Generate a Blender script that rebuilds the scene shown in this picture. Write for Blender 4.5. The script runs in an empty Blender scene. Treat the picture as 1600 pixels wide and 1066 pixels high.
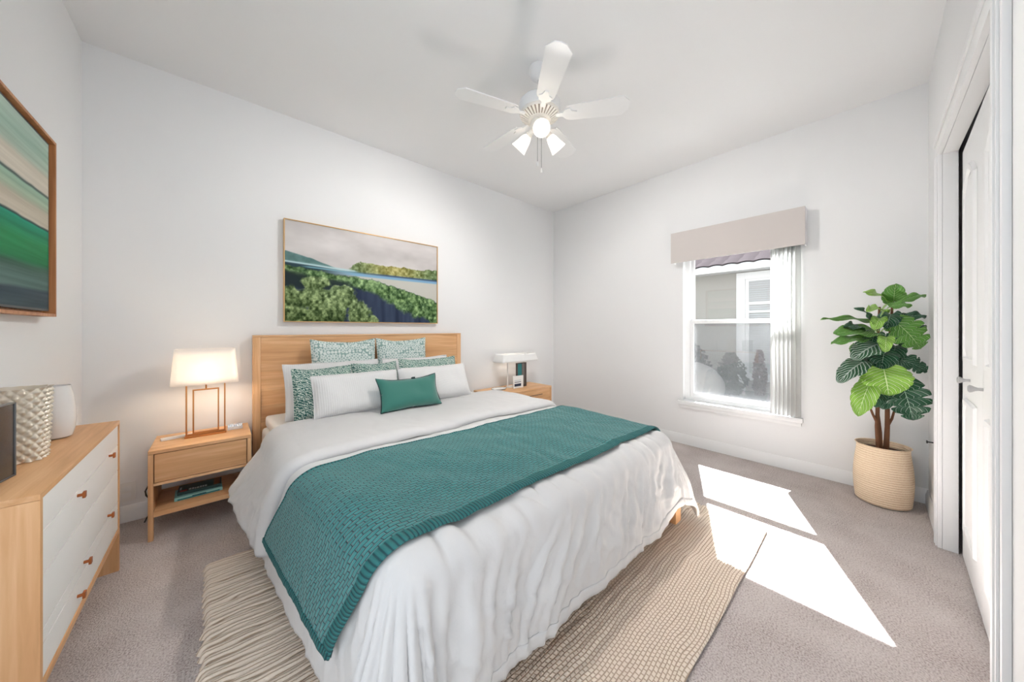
import bpy, bmesh, math, random
import numpy as np
from mathutils import Vector, Matrix, noise

scene = bpy.context.scene
COL = scene.collection
PI = math.pi
rnd = random.Random(7)

# ------------------------------------------------------------------ camera
cam_data = bpy.data.cameras.new('camera')
cam_data.sensor_width = 36.0
cam_data.lens = 36.0 * 510.0 / 1600.0
cam_data.shift_y = -19.0 / 1600.0
cam_data.clip_start = 0.02
cam = bpy.data.objects.new('camera', cam_data)
COL.objects.link(cam)
cam.location = (0.0, 0.0, 1.137)
cam.rotation_euler = (PI / 2, 0.0, -math.radians(42.0))
scene.camera = cam

# ------------------------------------------------------------------ world, sun, exposure
world = bpy.data.worlds.new('overcast_sky')
scene.world = world
world.use_nodes = True
bg = world.node_tree.nodes['Background']
bg.inputs['Color'].default_value = (0.87, 0.935, 1.0, 1)
bg.inputs['Strength'].default_value = 1.18

sun_data = bpy.data.lights.new('sun', 'SUN')
sun_data.energy = 58.0
sun_data.angle = math.radians(0.53)
sun_data.color = (0.97, 0.985, 1.0)
sun = bpy.data.objects.new('sun', sun_data)
COL.objects.link(sun)
sun.location = (9, 4, 9)
sun.rotation_euler = Vector((-1.0, -0.4, -1.09)).to_track_quat('-Z', 'Y').to_euler()

vs = scene.view_settings
scene.display_settings.display_device = 'sRGB'
vs.view_transform = 'Standard'
vs.look = 'None'
vs.gamma = 1.0
vs.use_curve_mapping = False
vs.exposure = 0.65

# ------------------------------------------------------------------ room numbers
XW, XE, YN, YS, H = -0.565, 3.43, 2.955, -0.235, 2.74

# ------------------------------------------------------------------ materials
def lin(r, g, b):
    f = lambda c: (c / 255 / 12.92) if c / 255 <= 0.04045 else ((c / 255 + 0.055) / 1.055) ** 2.4
    return (f(r), f(g), f(b), 1.0)

def new_mat(name):
    m = bpy.data.materials.new(name)
    m.use_nodes = True
    nt = m.node_tree
    return m, nt, nt.nodes['Principled BSDF']

def plain(name, col, rough=0.5, metal=0.0, bump=0.0, bscale=200.0, sheen=0.0, spec=None):
    m, nt, p = new_mat(name)
    p.inputs['Base Color'].default_value = col
    p.inputs['Roughness'].default_value = rough
    p.inputs['Metallic'].default_value = metal
    if spec is not None:
        p.inputs['Specular IOR Level'].default_value = spec
    if sheen:
        p.inputs['Sheen Weight'].default_value = sheen
    tc = nt.nodes.new('ShaderNodeTexCoord')
    n = nt.nodes.new('ShaderNodeTexNoise')
    n.inputs['Scale'].default_value = bscale
    n.inputs['Detail'].default_value = 3
    nt.links.new(tc.outputs['Object'], n.inputs['Vector'])
    if bump:
        b = nt.nodes.new('ShaderNodeBump')
        b.inputs['Strength'].default_value = bump
        b.inputs['Distance'].default_value = 0.003
        nt.links.new(n.outputs['Fac'], b.inputs['Height'])
        nt.links.new(b.outputs['Normal'], p.inputs['Normal'])
    return m

def ramp(nt, stops):
    r = nt.nodes.new('ShaderNodeValToRGB')
    el = r.color_ramp.elements
    el[0].position, el[0].color = stops[0]
    el[1].position, el[1].color = stops[-1]
    for pos, c in stops[1:-1]:
        e = el.new(pos)
        e.color = c
    return r

def oak(name, axis, c0=(222, 172, 124), c1=(237, 193, 147), c2=(202, 151, 104), plank=0.0):
    m, nt, p = new_mat(name)
    p.inputs['Roughness'].default_value = 0.45
    p.inputs['Specular IOR Level'].default_value = 0.3
    tc = nt.nodes.new('ShaderNodeTexCoord')
    mp = nt.nodes.new('ShaderNodeMapping')
    sc = [46.0, 46.0, 46.0]
    sc[axis] = 2.6
    mp.inputs['Scale'].default_value = sc
    nt.links.new(tc.outputs['Object'], mp.inputs['Vector'])
    n = nt.nodes.new('ShaderNodeTexNoise')
    n.inputs['Scale'].default_value = 1.0
    n.inputs['Detail'].default_value = 5
    n.inputs['Distortion'].default_value = 0.6
    nt.links.new(mp.outputs['Vector'], n.inputs['Vector'])
    mp2 = nt.nodes.new('ShaderNodeMapping')
    sc2 = [7.0, 7.0, 7.0]
    sc2[axis] = 0.9
    mp2.inputs['Scale'].default_value = sc2
    nt.links.new(tc.outputs['Object'], mp2.inputs['Vector'])
    n2 = nt.nodes.new('ShaderNodeTexNoise')
    n2.inputs['Scale'].default_value = 1.0
    n2.inputs['Detail'].default_value = 2
    nt.links.new(mp2.outputs['Vector'], n2.inputs['Vector'])
    mx = nt.nodes.new('ShaderNodeMath'); mx.operation = 'ADD'
    nt.links.new(n.outputs['Fac'], mx.inputs[0]); nt.links.new(n2.outputs['Fac'], mx.inputs[1])
    hf = nt.nodes.new('ShaderNodeMath'); hf.operation = 'MULTIPLY'; hf.inputs[1].default_value = 0.5
    nt.links.new(mx.outputs[0], hf.inputs[0])
    r = ramp(nt, [(0.33, lin(*c2)), (0.5, lin(*c0)), (0.64, lin(*c1))])
    nt.links.new(hf.outputs[0], r.inputs['Fac'])
    out = r.outputs['Color']
    if plank:
        # glued-up boards: each board keeps a slightly different tone
        sp = nt.nodes.new('ShaderNodeSeparateXYZ')
        nt.links.new(tc.outputs['Object'], sp.inputs[0])
        dv = nt.nodes.new('ShaderNodeMath'); dv.operation = 'DIVIDE'; dv.inputs[1].default_value = plank
        nt.links.new(sp.outputs['Z'], dv.inputs[0])
        fl = nt.nodes.new('ShaderNodeMath'); fl.operation = 'FLOOR'
        nt.links.new(dv.outputs[0], fl.inputs[0])
        wn = nt.nodes.new('ShaderNodeTexWhiteNoise'); wn.noise_dimensions = '1D'
        nt.links.new(fl.outputs[0], wn.inputs['W'])
        rr = ramp(nt, [(0.0, (0.80, 0.80, 0.80, 1)), (1.0, (1.06, 1.05, 1.03, 1))])
        nt.links.new(wn.outputs['Value'], rr.inputs['Fac'])
        mm = nt.nodes.new('ShaderNodeMix'); mm.data_type = 'RGBA'; mm.blend_type = 'MULTIPLY'
        mm.inputs['Factor'].default_value = 1.0
        nt.links.new(out, mm.inputs['A']); nt.links.new(rr.outputs['Color'], mm.inputs['B'])
        out = mm.outputs['Result']
    nt.links.new(out, p.inputs['Base Color'])
    b = nt.nodes.new('ShaderNodeBump'); b.inputs['Strength'].default_value = 0.12; b.inputs['Distance'].default_value = 0.001
    nt.links.new(n.outputs['Fac'], b.inputs['Height']); nt.links.new(b.outputs['Normal'], p.inputs['Normal'])
    return m

def carpet_mat():
    m, nt, p = new_mat('carpet')
    p.inputs['Roughness'].default_value = 1.0
    p.inputs['Specular IOR Level'].default_value = 0.05
    tc = nt.nodes.new('ShaderNodeTexCoord')
    n = nt.nodes.new('ShaderNodeTexNoise'); n.inputs['Scale'].default_value = 170; n.inputs['Detail'].default_value = 4
    nt.links.new(tc.outputs['Object'], n.inputs['Vector'])
    n2 = nt.nodes.new('ShaderNodeTexNoise'); n2.inputs['Scale'].default_value = 5; n2.inputs['Detail'].default_value = 4
    nt.links.new(tc.outputs['Object'], n2.inputs['Vector'])
    ad = nt.nodes.new('ShaderNodeMath'); ad.operation = 'MULTIPLY_ADD'; ad.inputs[1].default_value = 0.35
    nt.links.new(n2.outputs['Fac'], ad.inputs[0]); nt.links.new(n.outputs['Fac'], ad.inputs[2])
    r = ramp(nt, [(0.48, lin(164, 151, 146)), (0.66, lin(202, 191, 187)), (0.85, lin(218, 209, 205))])
    nt.links.new(ad.outputs[0], r.inputs['Fac'])
    nt.links.new(r.outputs['Color'], p.inputs['Base Color'])
    b = nt.nodes.new('ShaderNodeBump'); b.inputs['Strength'].default_value = 0.9; b.inputs['Distance'].default_value = 0.008
    nt.links.new(n.outputs['Fac'], b.inputs['Height']); nt.links.new(b.outputs['Normal'], p.inputs['Normal'])
    return m

def rug_mat():
    m, nt, p = new_mat('rug_wool')
    p.inputs['Roughness'].default_value = 1.0
    p.inputs['Specular IOR Level'].default_value = 0.05
    uv = nt.nodes.new('ShaderNodeUVMap')
    br = nt.nodes.new('ShaderNodeTexBrick')
    br.inputs['Scale'].default_value = 1.0
    br.inputs['Brick Width'].default_value = 0.019
    br.inputs['Row Height'].default_value = 0.0132
    br.inputs['Mortar Size'].default_value = 0.0028
    br.inputs['Mortar Smooth'].default_value = 1.0
    br.inputs['Color1'].default_value = lin(238, 224, 209)
    br.inputs['Color2'].default_value = lin(230, 214, 197)
    br.inputs['Mortar'].default_value = lin(196, 173, 150)
    ns = nt.nodes.new('ShaderNodeTexNoise'); ns.inputs['Scale'].default_value = 2.5; ns.inputs['Detail'].default_value = 3
    nt.links.new(uv.outputs['UV'], ns.inputs['Vector'])
    mv = nt.nodes.new('ShaderNodeVectorMath'); mv.operation = 'SCALE'; mv.inputs['Scale'].default_value = 0.07
    nt.links.new(ns.outputs['Color'], mv.inputs[0])
    av = nt.nodes.new('ShaderNodeVectorMath'); av.operation = 'ADD'
    nt.links.new(uv.outputs['UV'], av.inputs[0]); nt.links.new(mv.outputs[0], av.inputs[1])
    nt.links.new(av.outputs[0], br.inputs['Vector'])
    tc = nt.nodes.new('ShaderNodeTexCoord')
    n = nt.nodes.new('ShaderNodeTexNoise'); n.inputs['Scale'].default_value = 160; n.inputs['Detail'].default_value = 3
    nt.links.new(tc.outputs['Object'], n.inputs['Vector'])
    # plain ribs at the ends, knotted checks through the middle
    rb = nt.nodes.new('ShaderNodeTexBrick')
    for k_, v_ in (('Scale', 1.0), ('Brick Width', 40.0), ('Row Height', 0.0132), ('Mortar Size', 0.0026), ('Mortar Smooth', 1.0)):
        rb.inputs[k_].default_value = v_
    nt.links.new(av.outputs[0], rb.inputs['Vector'])
    sx = nt.nodes.new('ShaderNodeSeparateXYZ'); nt.links.new(uv.outputs['UV'], sx.inputs[0])
    nm = nt.nodes.new('ShaderNodeMath'); nm.operation = 'MULTIPLY_ADD'; nm.inputs[1].default_value = 0.7
    nt.links.new(ns.outputs['Fac'], nm.inputs[0]); nt.links.new(sx.outputs['X'], nm.inputs[2])
    mk = ramp(nt, [(0.20, (0, 0, 0, 1)), (0.42, (1, 1, 1, 1)), (0.70, (1, 1, 1, 1)), (0.98, (0.15, 0.15, 0.15, 1))])
    dv_ = nt.nodes.new('ShaderNodeMath'); dv_.operation = 'DIVIDE'; dv_.inputs[1].default_value = 2.7
    nt.links.new(nm.outputs[0], dv_.inputs[0]); nt.links.new(dv_.outputs[0], mk.inputs['Fac'])
    fm = nt.nodes.new('ShaderNodeMix'); fm.data_type = 'FLOAT'
    nt.links.new(mk.outputs['Color'], fm.inputs['Factor'])
    nt.links.new(rb.outputs['Fac'], fm.inputs['A']); nt.links.new(br.outputs['Fac'], fm.inputs['B'])
    cr = ramp(nt, [(0.0, lin(236, 221, 205)), (1.0, lin(190, 166, 142))])
    nt.links.new(fm.outputs['Result'], cr.inputs['Fac'])
    nt.links.new(cr.outputs['Color'], p.inputs['Base Color'])
    ad = nt.nodes.new('ShaderNodeMath'); ad.operation = 'MULTIPLY_ADD'; ad.inputs[1].default_value = -1.2
    nt.links.new(fm.outputs['Result'], ad.inputs[0]); nt.links.new(n.outputs['Fac'], ad.inputs[2])
    b = nt.nodes.new('ShaderNodeBump'); b.inputs['Strength'].default_value = 0.7; b.inputs['Distance'].default_value = 0.004
    nt.links.new(ad.outputs[0], b.inputs['Height']); nt.links.new(b.outputs['Normal'], p.inputs['Normal'])
    return m

def quilt_mat():
    m, nt, p = new_mat('teal_quilting')
    p.inputs['Roughness'].default_value = 0.75
    p.inputs['Sheen Weight'].default_value = 0.3
    p.inputs['Specular IOR Level'].default_value = 0.2
    uv = nt.nodes.new('ShaderNodeUVMap')
    ns = nt.nodes.new('ShaderNodeTexNoise'); ns.inputs['Scale'].default_value = 9; ns.inputs['Detail'].default_value = 2
    nt.links.new(uv.outputs['UV'], ns.inputs['Vector'])
    mv = nt.nodes.new('ShaderNodeVectorMath'); mv.operation = 'SCALE'; mv.inputs['Scale'].default_value = 0.034
    nt.links.new(ns.outputs['Color'], mv.inputs[0])
    av = nt.nodes.new('ShaderNodeVectorMath'); av.operation = 'ADD'
    nt.links.new(uv.outputs['UV'], av.inputs[0]); nt.links.new(mv.outputs[0], av.inputs[1])
    br = nt.nodes.new('ShaderNodeTexBrick')
    br.inputs['Scale'].default_value = 1.0
    br.inputs['Brick Width'].default_value = 0.030
    br.inputs['Row Height'].default_value = 0.0145
    br.inputs['Mortar Size'].default_value = 0.0024
    br.inputs['Mortar Smooth'].default_value = 1.0
    br.inputs['Color1'].default_value = lin(44, 120, 120)
    br.inputs['Color2'].default_value = lin(54, 132, 132)
    br.inputs['Mortar'].default_value = lin(12, 58, 66)
    nt.links.new(av.outputs[0], br.inputs['Vector'])
    nt.links.new(br.outputs['Color'], p.inputs['Base Color'])
    inv = nt.nodes.new('ShaderNodeMath'); inv.operation = 'SUBTRACT'; inv.inputs[0].default_value = 1.0
    nt.links.new(br.outputs['Fac'], inv.inputs[1])
    b = nt.nodes.new('ShaderNodeBump'); b.inputs['Strength'].default_value = 0.9; b.inputs['Distance'].default_value = 0.005
    nt.links.new(inv.outputs[0], b.inputs['Height']); nt.links.new(b.outputs['Normal'], p.inputs['Normal'])
    return m

def rib_mat():
    m, nt, p = new_mat('teal_ribbed_border')
    p.inputs['Roughness'].default_value = 0.75
    uv = nt.nodes.new('ShaderNodeUVMap')
    w = nt.nodes.new('ShaderNodeTexWave'); w.wave_type = 'BANDS'; w.bands_direction = 'X'
    w.inputs['Scale'].default_value = 24.0; w.inputs['Distortion'].default_value = 0.8
    nt.links.new(uv.outputs['UV'], w.inputs['Vector'])
    r = ramp(nt, [(0.05, lin(16, 66, 72)), (0.4, lin(40, 112, 112))])
    nt.links.new(w.outputs['Fac'], r.inputs['Fac']); nt.links.new(r.outputs['Color'], p.inputs['Base Color'])
    b = nt.nodes.new('ShaderNodeBump'); b.inputs['Strength'].default_value = 0.8; b.inputs['Distance'].default_value = 0.006
    nt.links.new(w.outputs['Fac'], b.inputs['Height']); nt.links.new(b.outputs['Normal'], p.inputs['Normal'])
    return m

def cloth_white(name, col, stripes=0.0):
    m, nt, p = new_mat(name)
    p.inputs['Base Color'].default_value = col
    p.inputs['Roughness'].default_value = 0.9
    p.inputs['Specular IOR Level'].default_value = 0.15
    p.inputs['Sheen Weight'].default_value = 0.15
    tc = nt.nodes.new('ShaderNodeTexCoord')
    n = nt.nodes.new('ShaderNodeTexNoise'); n.inputs['Scale'].default_value = 24; n.inputs['Detail'].default_value = 5
    nt.links.new(tc.outputs['Object'], n.inputs['Vector'])
    h = n.outputs['Fac']
    if stripes:
        w = nt.nodes.new('ShaderNodeTexWave'); w.bands_direction = 'X'
        w.inputs['Scale'].default_value = stripes
        nt.links.new(tc.outputs['Object'], w.inputs['Vector'])
        ad = nt.nodes.new('ShaderNodeMath'); ad.operation = 'MULTIPLY_ADD'; ad.inputs[1].default_value = 0.35
        nt.links.new(w.outputs['Fac'], ad.inputs[0]); nt.links.new(h, ad.inputs[2])
        h = ad.outputs[0]
    b = nt.nodes.new('ShaderNodeBump'); b.inputs['Strength'].default_value = 0.35; b.inputs['Distance'].default_value = 0.006
    nt.links.new(h, b.inputs['Height']); nt.links.new(b.outputs['Normal'], p.inputs['Normal'])
    return m

def scallop_mat():
    m, nt, p = new_mat('pale_teal_ring_print')
    p.inputs['Roughness'].default_value = 0.9
    tc = nt.nodes.new('ShaderNodeTexCoord')
    v = nt.nodes.new('ShaderNodeTexVoronoi'); v.feature = 'F1'
    v.inputs['Scale'].default_value = 40; v.inputs['Randomness'].default_value = 0.35
    nt.links.new(tc.outputs['Object'], v.inputs['Vector'])
    r = ramp(nt, [(0.10, lin(176, 196, 190)), (0.26, lin(150, 176, 170)), (0.40, lin(226, 232, 228)), (0.52, lin(216, 224, 220)), (0.62, lin(140, 168, 162))])
    nt.links.new(v.outputs['Distance'], r.inputs['Fac']); nt.links.new(r.outputs['Color'], p.inputs['Base Color'])
    return m

def frond_mat():
    m, nt, p = new_mat('teal_frond_print')
    p.inputs['Roughness'].default_value = 0.9
    tc = nt.nodes.new('ShaderNodeTexCoord')
    w = nt.nodes.new('ShaderNodeTexWave'); w.wave_type = 'BANDS'; w.bands_direction = 'DIAGONAL'
    w.inputs['Scale'].default_value = 30; w.inputs['Distortion'].default_value = 9
    w.inputs['Detail'].default_value = 3; w.inputs['Detail Scale'].default_value = 2.2
    nt.links.new(tc.outputs['Object'], w.inputs['Vector'])
    r = ramp(nt, [(0.0, lin(44, 92, 88)), (0.45, lin(88, 134, 124)), (0.6, lin(176, 198, 186)), (1.0, lin(214, 224, 214))])
    nt.links.new(w.outputs['Fac'], r.inputs['Fac']); nt.links.new(r.outputs['Color'], p.inputs['Base Color'])
    return m

def attr_mat(name, rough=0.6):
    m, nt, p = new_mat(name)
    p.inputs['Roughness'].default_value = rough
    p.inputs['Specular IOR Level'].default_value = 0.2
    a = nt.nodes.new('ShaderNodeAttribute'); a.attribute_name = 'paint'
    nt.links.new(a.outputs['Color'], p.inputs['Base Color'])
    return m

def leaf_mat(name, c_a, c_b, vein, vein_w):
    m, nt, p = new_mat(name)
    p.inputs['Roughness'].default_value = 0.38
    uv = nt.nodes.new('ShaderNodeUVMap')
    sp = nt.nodes.new('ShaderNodeSeparateXYZ'); nt.links.new(uv.outputs['UV'], sp.inputs[0])
    ab = nt.nodes.new('ShaderNodeMath'); ab.operation = 'ABSOLUTE'; nt.links.new(sp.outputs['X'], ab.inputs[0])
    # side veins sweep forward from the midrib: phase = v - 0.42*|u|
    ph = nt.nodes.new('ShaderNodeMath'); ph.operation = 'MULTIPLY_ADD'; ph.inputs[1].default_value = -0.42
    nt.links.new(ab.outputs[0], ph.inputs[0]); nt.links.new(sp.outputs['Y'], ph.inputs[2])
    ml = nt.nodes.new('ShaderNodeMath'); ml.operation = 'MULTIPLY'; ml.inputs[1].default_value = 8.0
    nt.links.new(ph.outputs[0], ml.inputs[0])
    fr = nt.nodes.new('ShaderNodeMath'); fr.operation = 'PINGPONG'; fr.inputs[1].default_value = 0.5
    nt.links.new(ml.outputs[0], fr.inputs[0])
    mid = nt.nodes.new('ShaderNodeMath'); mid.operation = 'MULTIPLY'; mid.inputs[1].default_value = 2.6
    nt.links.new(ab.outputs[0], mid.inputs[0])
    mn = nt.nodes.new('ShaderNodeMath'); mn.operation = 'MINIMUM'
    nt.links.new(fr.outputs[0], mn.inputs[0]); nt.links.new(mid.outputs[0], mn.inputs[1])
    r = ramp(nt, [(vein_w * 0.5, vein), (vein_w * 1.6, c_a), (0.5, c_b)])
    nt.links.new(mn.outputs[0], r.inputs['Fac'])
    nt.links.new(r.outputs['Color'], p.inputs['Base Color'])
    b = nt.nodes.new('ShaderNodeBump'); b.inputs['Strength'].default_value = 0.5; b.inputs['Distance'].default_value = 0.004
    nt.links.new(mn.outputs[0], b.inputs['Height']); nt.links.new(b.outputs['Normal'], p.inputs['Normal'])
    return m

def mix_transparent(name, keep, col, rough=0.5):
    m, nt, p = new_mat(name)
    out = nt.nodes['Material Output']
    p.inputs['Base Color'].default_value = col
    p.inputs['Roughness'].default_value = rough
    t = nt.nodes.new('ShaderNodeBsdfTransparent')
    mx = nt.nodes.new('ShaderNodeMixShader'); mx.inputs[0].default_value = keep
    nt.links.new(t.outputs[0], mx.inputs[1]); nt.links.new(p.outputs[0], mx.inputs[2])
    nt.links.new(mx.outputs[0], out.inputs['Surface'])
    return m

def glass_mat():
    m, nt, p = new_mat('window_glass')
    out = nt.nodes['Material Output']
    t = nt.nodes.new('ShaderNodeBsdfTransparent'); t.inputs[0].default_value = (0.97, 0.98, 0.98, 1)
    g = nt.nodes.new('ShaderNodeBsdfGlossy'); g.inputs['Roughness'].default_value = 0.02
    mx = nt.nodes.new('ShaderNodeMixShader'); mx.inputs[0].default_value = 0.04
    nt.links.new(t.outputs[0], mx.inputs[1]); nt.links.new(g.outputs[0], mx.inputs[2])
    nt.links.new(mx.outputs[0], out.inputs['Surface'])
    nt.nodes.remove(p)
    return m

def shade_mat(name, col, emit, trans=0.5):
    m, nt, p = new_mat(name)
    out = nt.nodes['Material Output']
    nt.nodes.remove(p)
    d = nt.nodes.new('ShaderNodeBsdfDiffuse'); d.inputs[0].default_value = col
    t = nt.nodes.new('ShaderNodeBsdfTranslucent'); t.inputs[0].default_value = col
    mx = nt.nodes.new('ShaderNodeMixShader'); mx.inputs[0].default_value = trans
    nt.links.new(d.outputs[0], mx.inputs[1]); nt.links.new(t.outputs[0], mx.inputs[2])
    e = nt.nodes.new('ShaderNodeEmission'); e.inputs[0].default_value = (1.0, 0.93, 0.82, 1); e.inputs[1].default_value = emit
    ad = nt.nodes.new('ShaderNodeAddShader')
    nt.links.new(mx.outputs[0], ad.inputs[0]); nt.links.new(e.outputs[0], ad.inputs[1])
    nt.links.new(ad.outputs[0], out.inputs['Surface'])
    return m

def emit_mat(name, col, s):
    m, nt, p = new_mat(name)
    p.inputs['Base Color'].default_value = col
    p.inputs['Emission Color'].default_value = col
    p.inputs['Emission Strength'].default_value = s
    return m

def rope_mat():
    m, nt, p = new_mat('seagrass_coils')
    p.inputs['Roughness'].default_value = 0.9
    tc = nt.nodes.new('ShaderNodeTexCoord')
    w = nt.nodes.new('ShaderNodeTexWave'); w.bands_direction = 'Z'
    w.inputs['Scale'].default_value = 22; w.inputs['Distortion'].default_value = 1.5; w.inputs['Detail'].default_value = 3
    w.inputs['Detail Scale'].default_value = 6
    nt.links.new(tc.outputs['Object'], w.inputs['Vector'])
    n = nt.nodes.new('ShaderNodeTexNoise'); n.inputs['Scale'].default_value = 120
    nt.links.new(tc.outputs['Object'], n.inputs['Vector'])
    ad = nt.nodes.new('ShaderNodeMath'); ad.operation = 'MULTIPLY_ADD'; ad.inputs[1].default_value = 0.6
    nt.links.new(n.outputs['Fac'], ad.inputs[0]); nt.links.new(w.outputs['Fac'], ad.inputs[2])
    r = ramp(nt, [(0.2, lin(222, 190, 156)), (0.7, lin(238, 212, 182)), (1.0, lin(244, 222, 194))])
    nt.links.new(ad.outputs[0], r.inputs['Fac']); nt.links.new(r.outputs['Color'], p.inputs['Base Color'])
    b = nt.nodes.new('ShaderNodeBump'); b.inputs['Strength'].default_value = 0.5; b.inputs['Distance'].default_value = 0.004
    nt.links.new(ad.outputs[0], b.inputs['Height']); nt.links.new(b.outputs['Normal'], p.inputs['Normal'])
    return m

M = {}
M['wall'] = plain('painted_wall', (0.85, 0.85, 0.85, 1), 0.85, bump=0.04, bscale=120)
M['ceiling'] = plain('painted_ceiling', (0.86, 0.86, 0.86, 1), 0.9, bump=0.04, bscale=120)
M['trim'] = plain('white_trim_paint', (0.86, 0.86, 0.86, 1), 0.4)
M['door'] = plain('white_door_paint', (0.86, 0.86, 0.86, 1), 0.45)
M['dark'] = plain('slot_shade_dark', (0.05, 0.05, 0.05, 1), 0.9)  # shade of the drawer's pull slot, as a colour
M['carpet'] = carpet_mat()
M['rug'] = rug_mat()
M['oak_x'] = oak('oak_grain_across', 0)
M['oak_y'] = oak('oak_grain_deep', 1)
M['oak_z'] = oak('oak_grain_upright', 2)
M['oak_plank'] = oak('oak_planks', 0, plank=0.119)
M['oak_frame'] = oak('picture_frame_wood', 2, (186, 128, 82), (206, 150, 104), (160, 104, 62))
M['gilt'] = plain('gilt_frame', lin(206, 166, 112), 0.4, 0.3)
M['drawer_white'] = plain('white_lacquer', (0.93, 0.905, 0.88, 1), 0.5)
M['brass'] = plain('antique_brass', lin(186, 128, 78), 0.32, 1.0)
M['copper'] = plain('copper_knob', lin(176, 104, 62), 0.4, 0.8)
M['duvet'] = cloth_white('white_cotton', (0.645, 0.635, 0.63, 1))
M['sheet'] = cloth_white('fitted_sheet_cotton', (0.76, 0.75, 0.74, 1))
M['pillow_white'] = cloth_white('white_pinstripe_cotton', (0.76, 0.75, 0.745, 1), 26)
M['quilt'] = quilt_mat()
M['rib'] = rib_mat()
M['velvet'] = plain('teal_velvet', lin(42, 116, 104), 0.7, bump=0.1, bscale=60, sheen=0.6)
M['dark_tab'] = plain('dark_cloth_tab', lin(16, 44, 44), 0.8)
M['scallop'] = scallop_mat()
M['frond'] = frond_mat()
M['paint'] = attr_mat('painted_canvas')
M['leaf_b'] = leaf_mat('bright_leaf', lin(112, 166, 50), lin(150, 196, 74), lin(222, 236, 178), 0.06)
M['leaf_m'] = leaf_mat('mid_green_leaf', lin(66, 126, 46), lin(104, 160, 64), lin(186, 214, 146), 0.05)
M['leaf_d'] = leaf_mat('dark_leaf', lin(20, 66, 44), lin(36, 92, 60), lin(176, 206, 184), 0.04)
M['leaf_p'] = leaf_mat('pale_veined_leaf', lin(60, 104, 74), lin(44, 90, 58), lin(206, 216, 210), 0.11)
M['stem'] = plain('woody_stem', lin(112, 72, 46), 0.8, bump=0.4, bscale=90)
M['soil'] = plain('potting_bark', lin(74, 48, 32), 1.0, bump=1.0, bscale=90)
M['rope'] = rope_mat()
M['fan_white'] = plain('fan_white_enamel', (0.84, 0.84, 0.84, 1), 0.35)
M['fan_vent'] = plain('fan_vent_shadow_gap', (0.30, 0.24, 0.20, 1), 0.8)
M['fan_cream'] = plain('fan_cream_metal', (0.82, 0.78, 0.73, 1), 0.35)
M['fan_glass'] = shade_mat('frosted_glass', (0.9, 0.88, 0.84, 1), 0.45)
M['bulb'] = emit_mat('lit_bulb', (1.0, 0.93, 0.82, 1), 3.0)
M['lamp_shade'] = shade_mat('linen_lampshade', (0.93, 0.90, 0.87, 1), 0.05, 0.45)
M['far_shade'] = plain('white_shade_cloth', (0.86, 0.86, 0.85, 1), 0.9)
M['glass'] = glass_mat()
M['screen'] = mix_transparent('insect_screen', 0.33, (0.26, 0.26, 0.265, 1), 0.8)
M['vinyl'] = plain('white_vinyl', (0.88, 0.88, 0.88, 1), 0.35)
M['vane'] = shade_mat('blind_vane', (0.92, 0.92, 0.91, 1), 0.0, 0.55)
M['valance'] = plain('valance_linen', lin(205, 198, 194), 0.9, bump=0.2, bscale=400)
M['ceramic'] = plain('white_glaze', (0.80, 0.775, 0.755, 1), 0.12)
M['braid'] = plain('silvered_braid', lin(222, 212, 196), 0.3, 0.45)
M['black_glass'] = plain('dark_glossy_panel', lin(52, 54, 56), 0.22)
M['grey_rim'] = plain('grey_metal_rim', lin(120, 122, 124), 0.4, 0.5)
M['plastic'] = plain('white_plastic', (0.85, 0.84, 0.82, 1), 0.3)
M['crystal'] = plain('silvery_crystal', (0.80, 0.80, 0.80, 1), 0.15, 0.5)
M['pewter'] = plain('pale_pewter', lin(178, 178, 178), 0.4, 0.2)
M['black'] = plain('black_plastic', (0.02, 0.02, 0.02, 1), 0.4)
M['stucco'] = plain('cream_stucco', lin(176, 173, 167), 0.95, bump=0.5, bscale=60)
M['bounce_cut'] = plain('bounce_cut_brown', lin(104, 98, 92), 0.95)  # dark so the added outer skin throws less sun at the neighbour's wall
M['tile'] = plain('clay_roof_tile', lin(62, 57, 59), 0.95, bump=0.3, bscale=20, spec=0.0)
M['ground'] = plain('dry_garden_ground', lin(74, 74, 72), 1.0, bump=1.0, bscale=14, spec=0.0)
M['shrub'] = plain('shrub_leaf', lin(70, 76, 68), 0.8)
M['shrub_red'] = plain('reddish_shrub_leaf', lin(96, 66, 68), 0.8)
M['rock'] = plain('pale_boulder', lin(150, 149, 147), 0.95, bump=0.6, bscale=12, spec=0.0)

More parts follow.
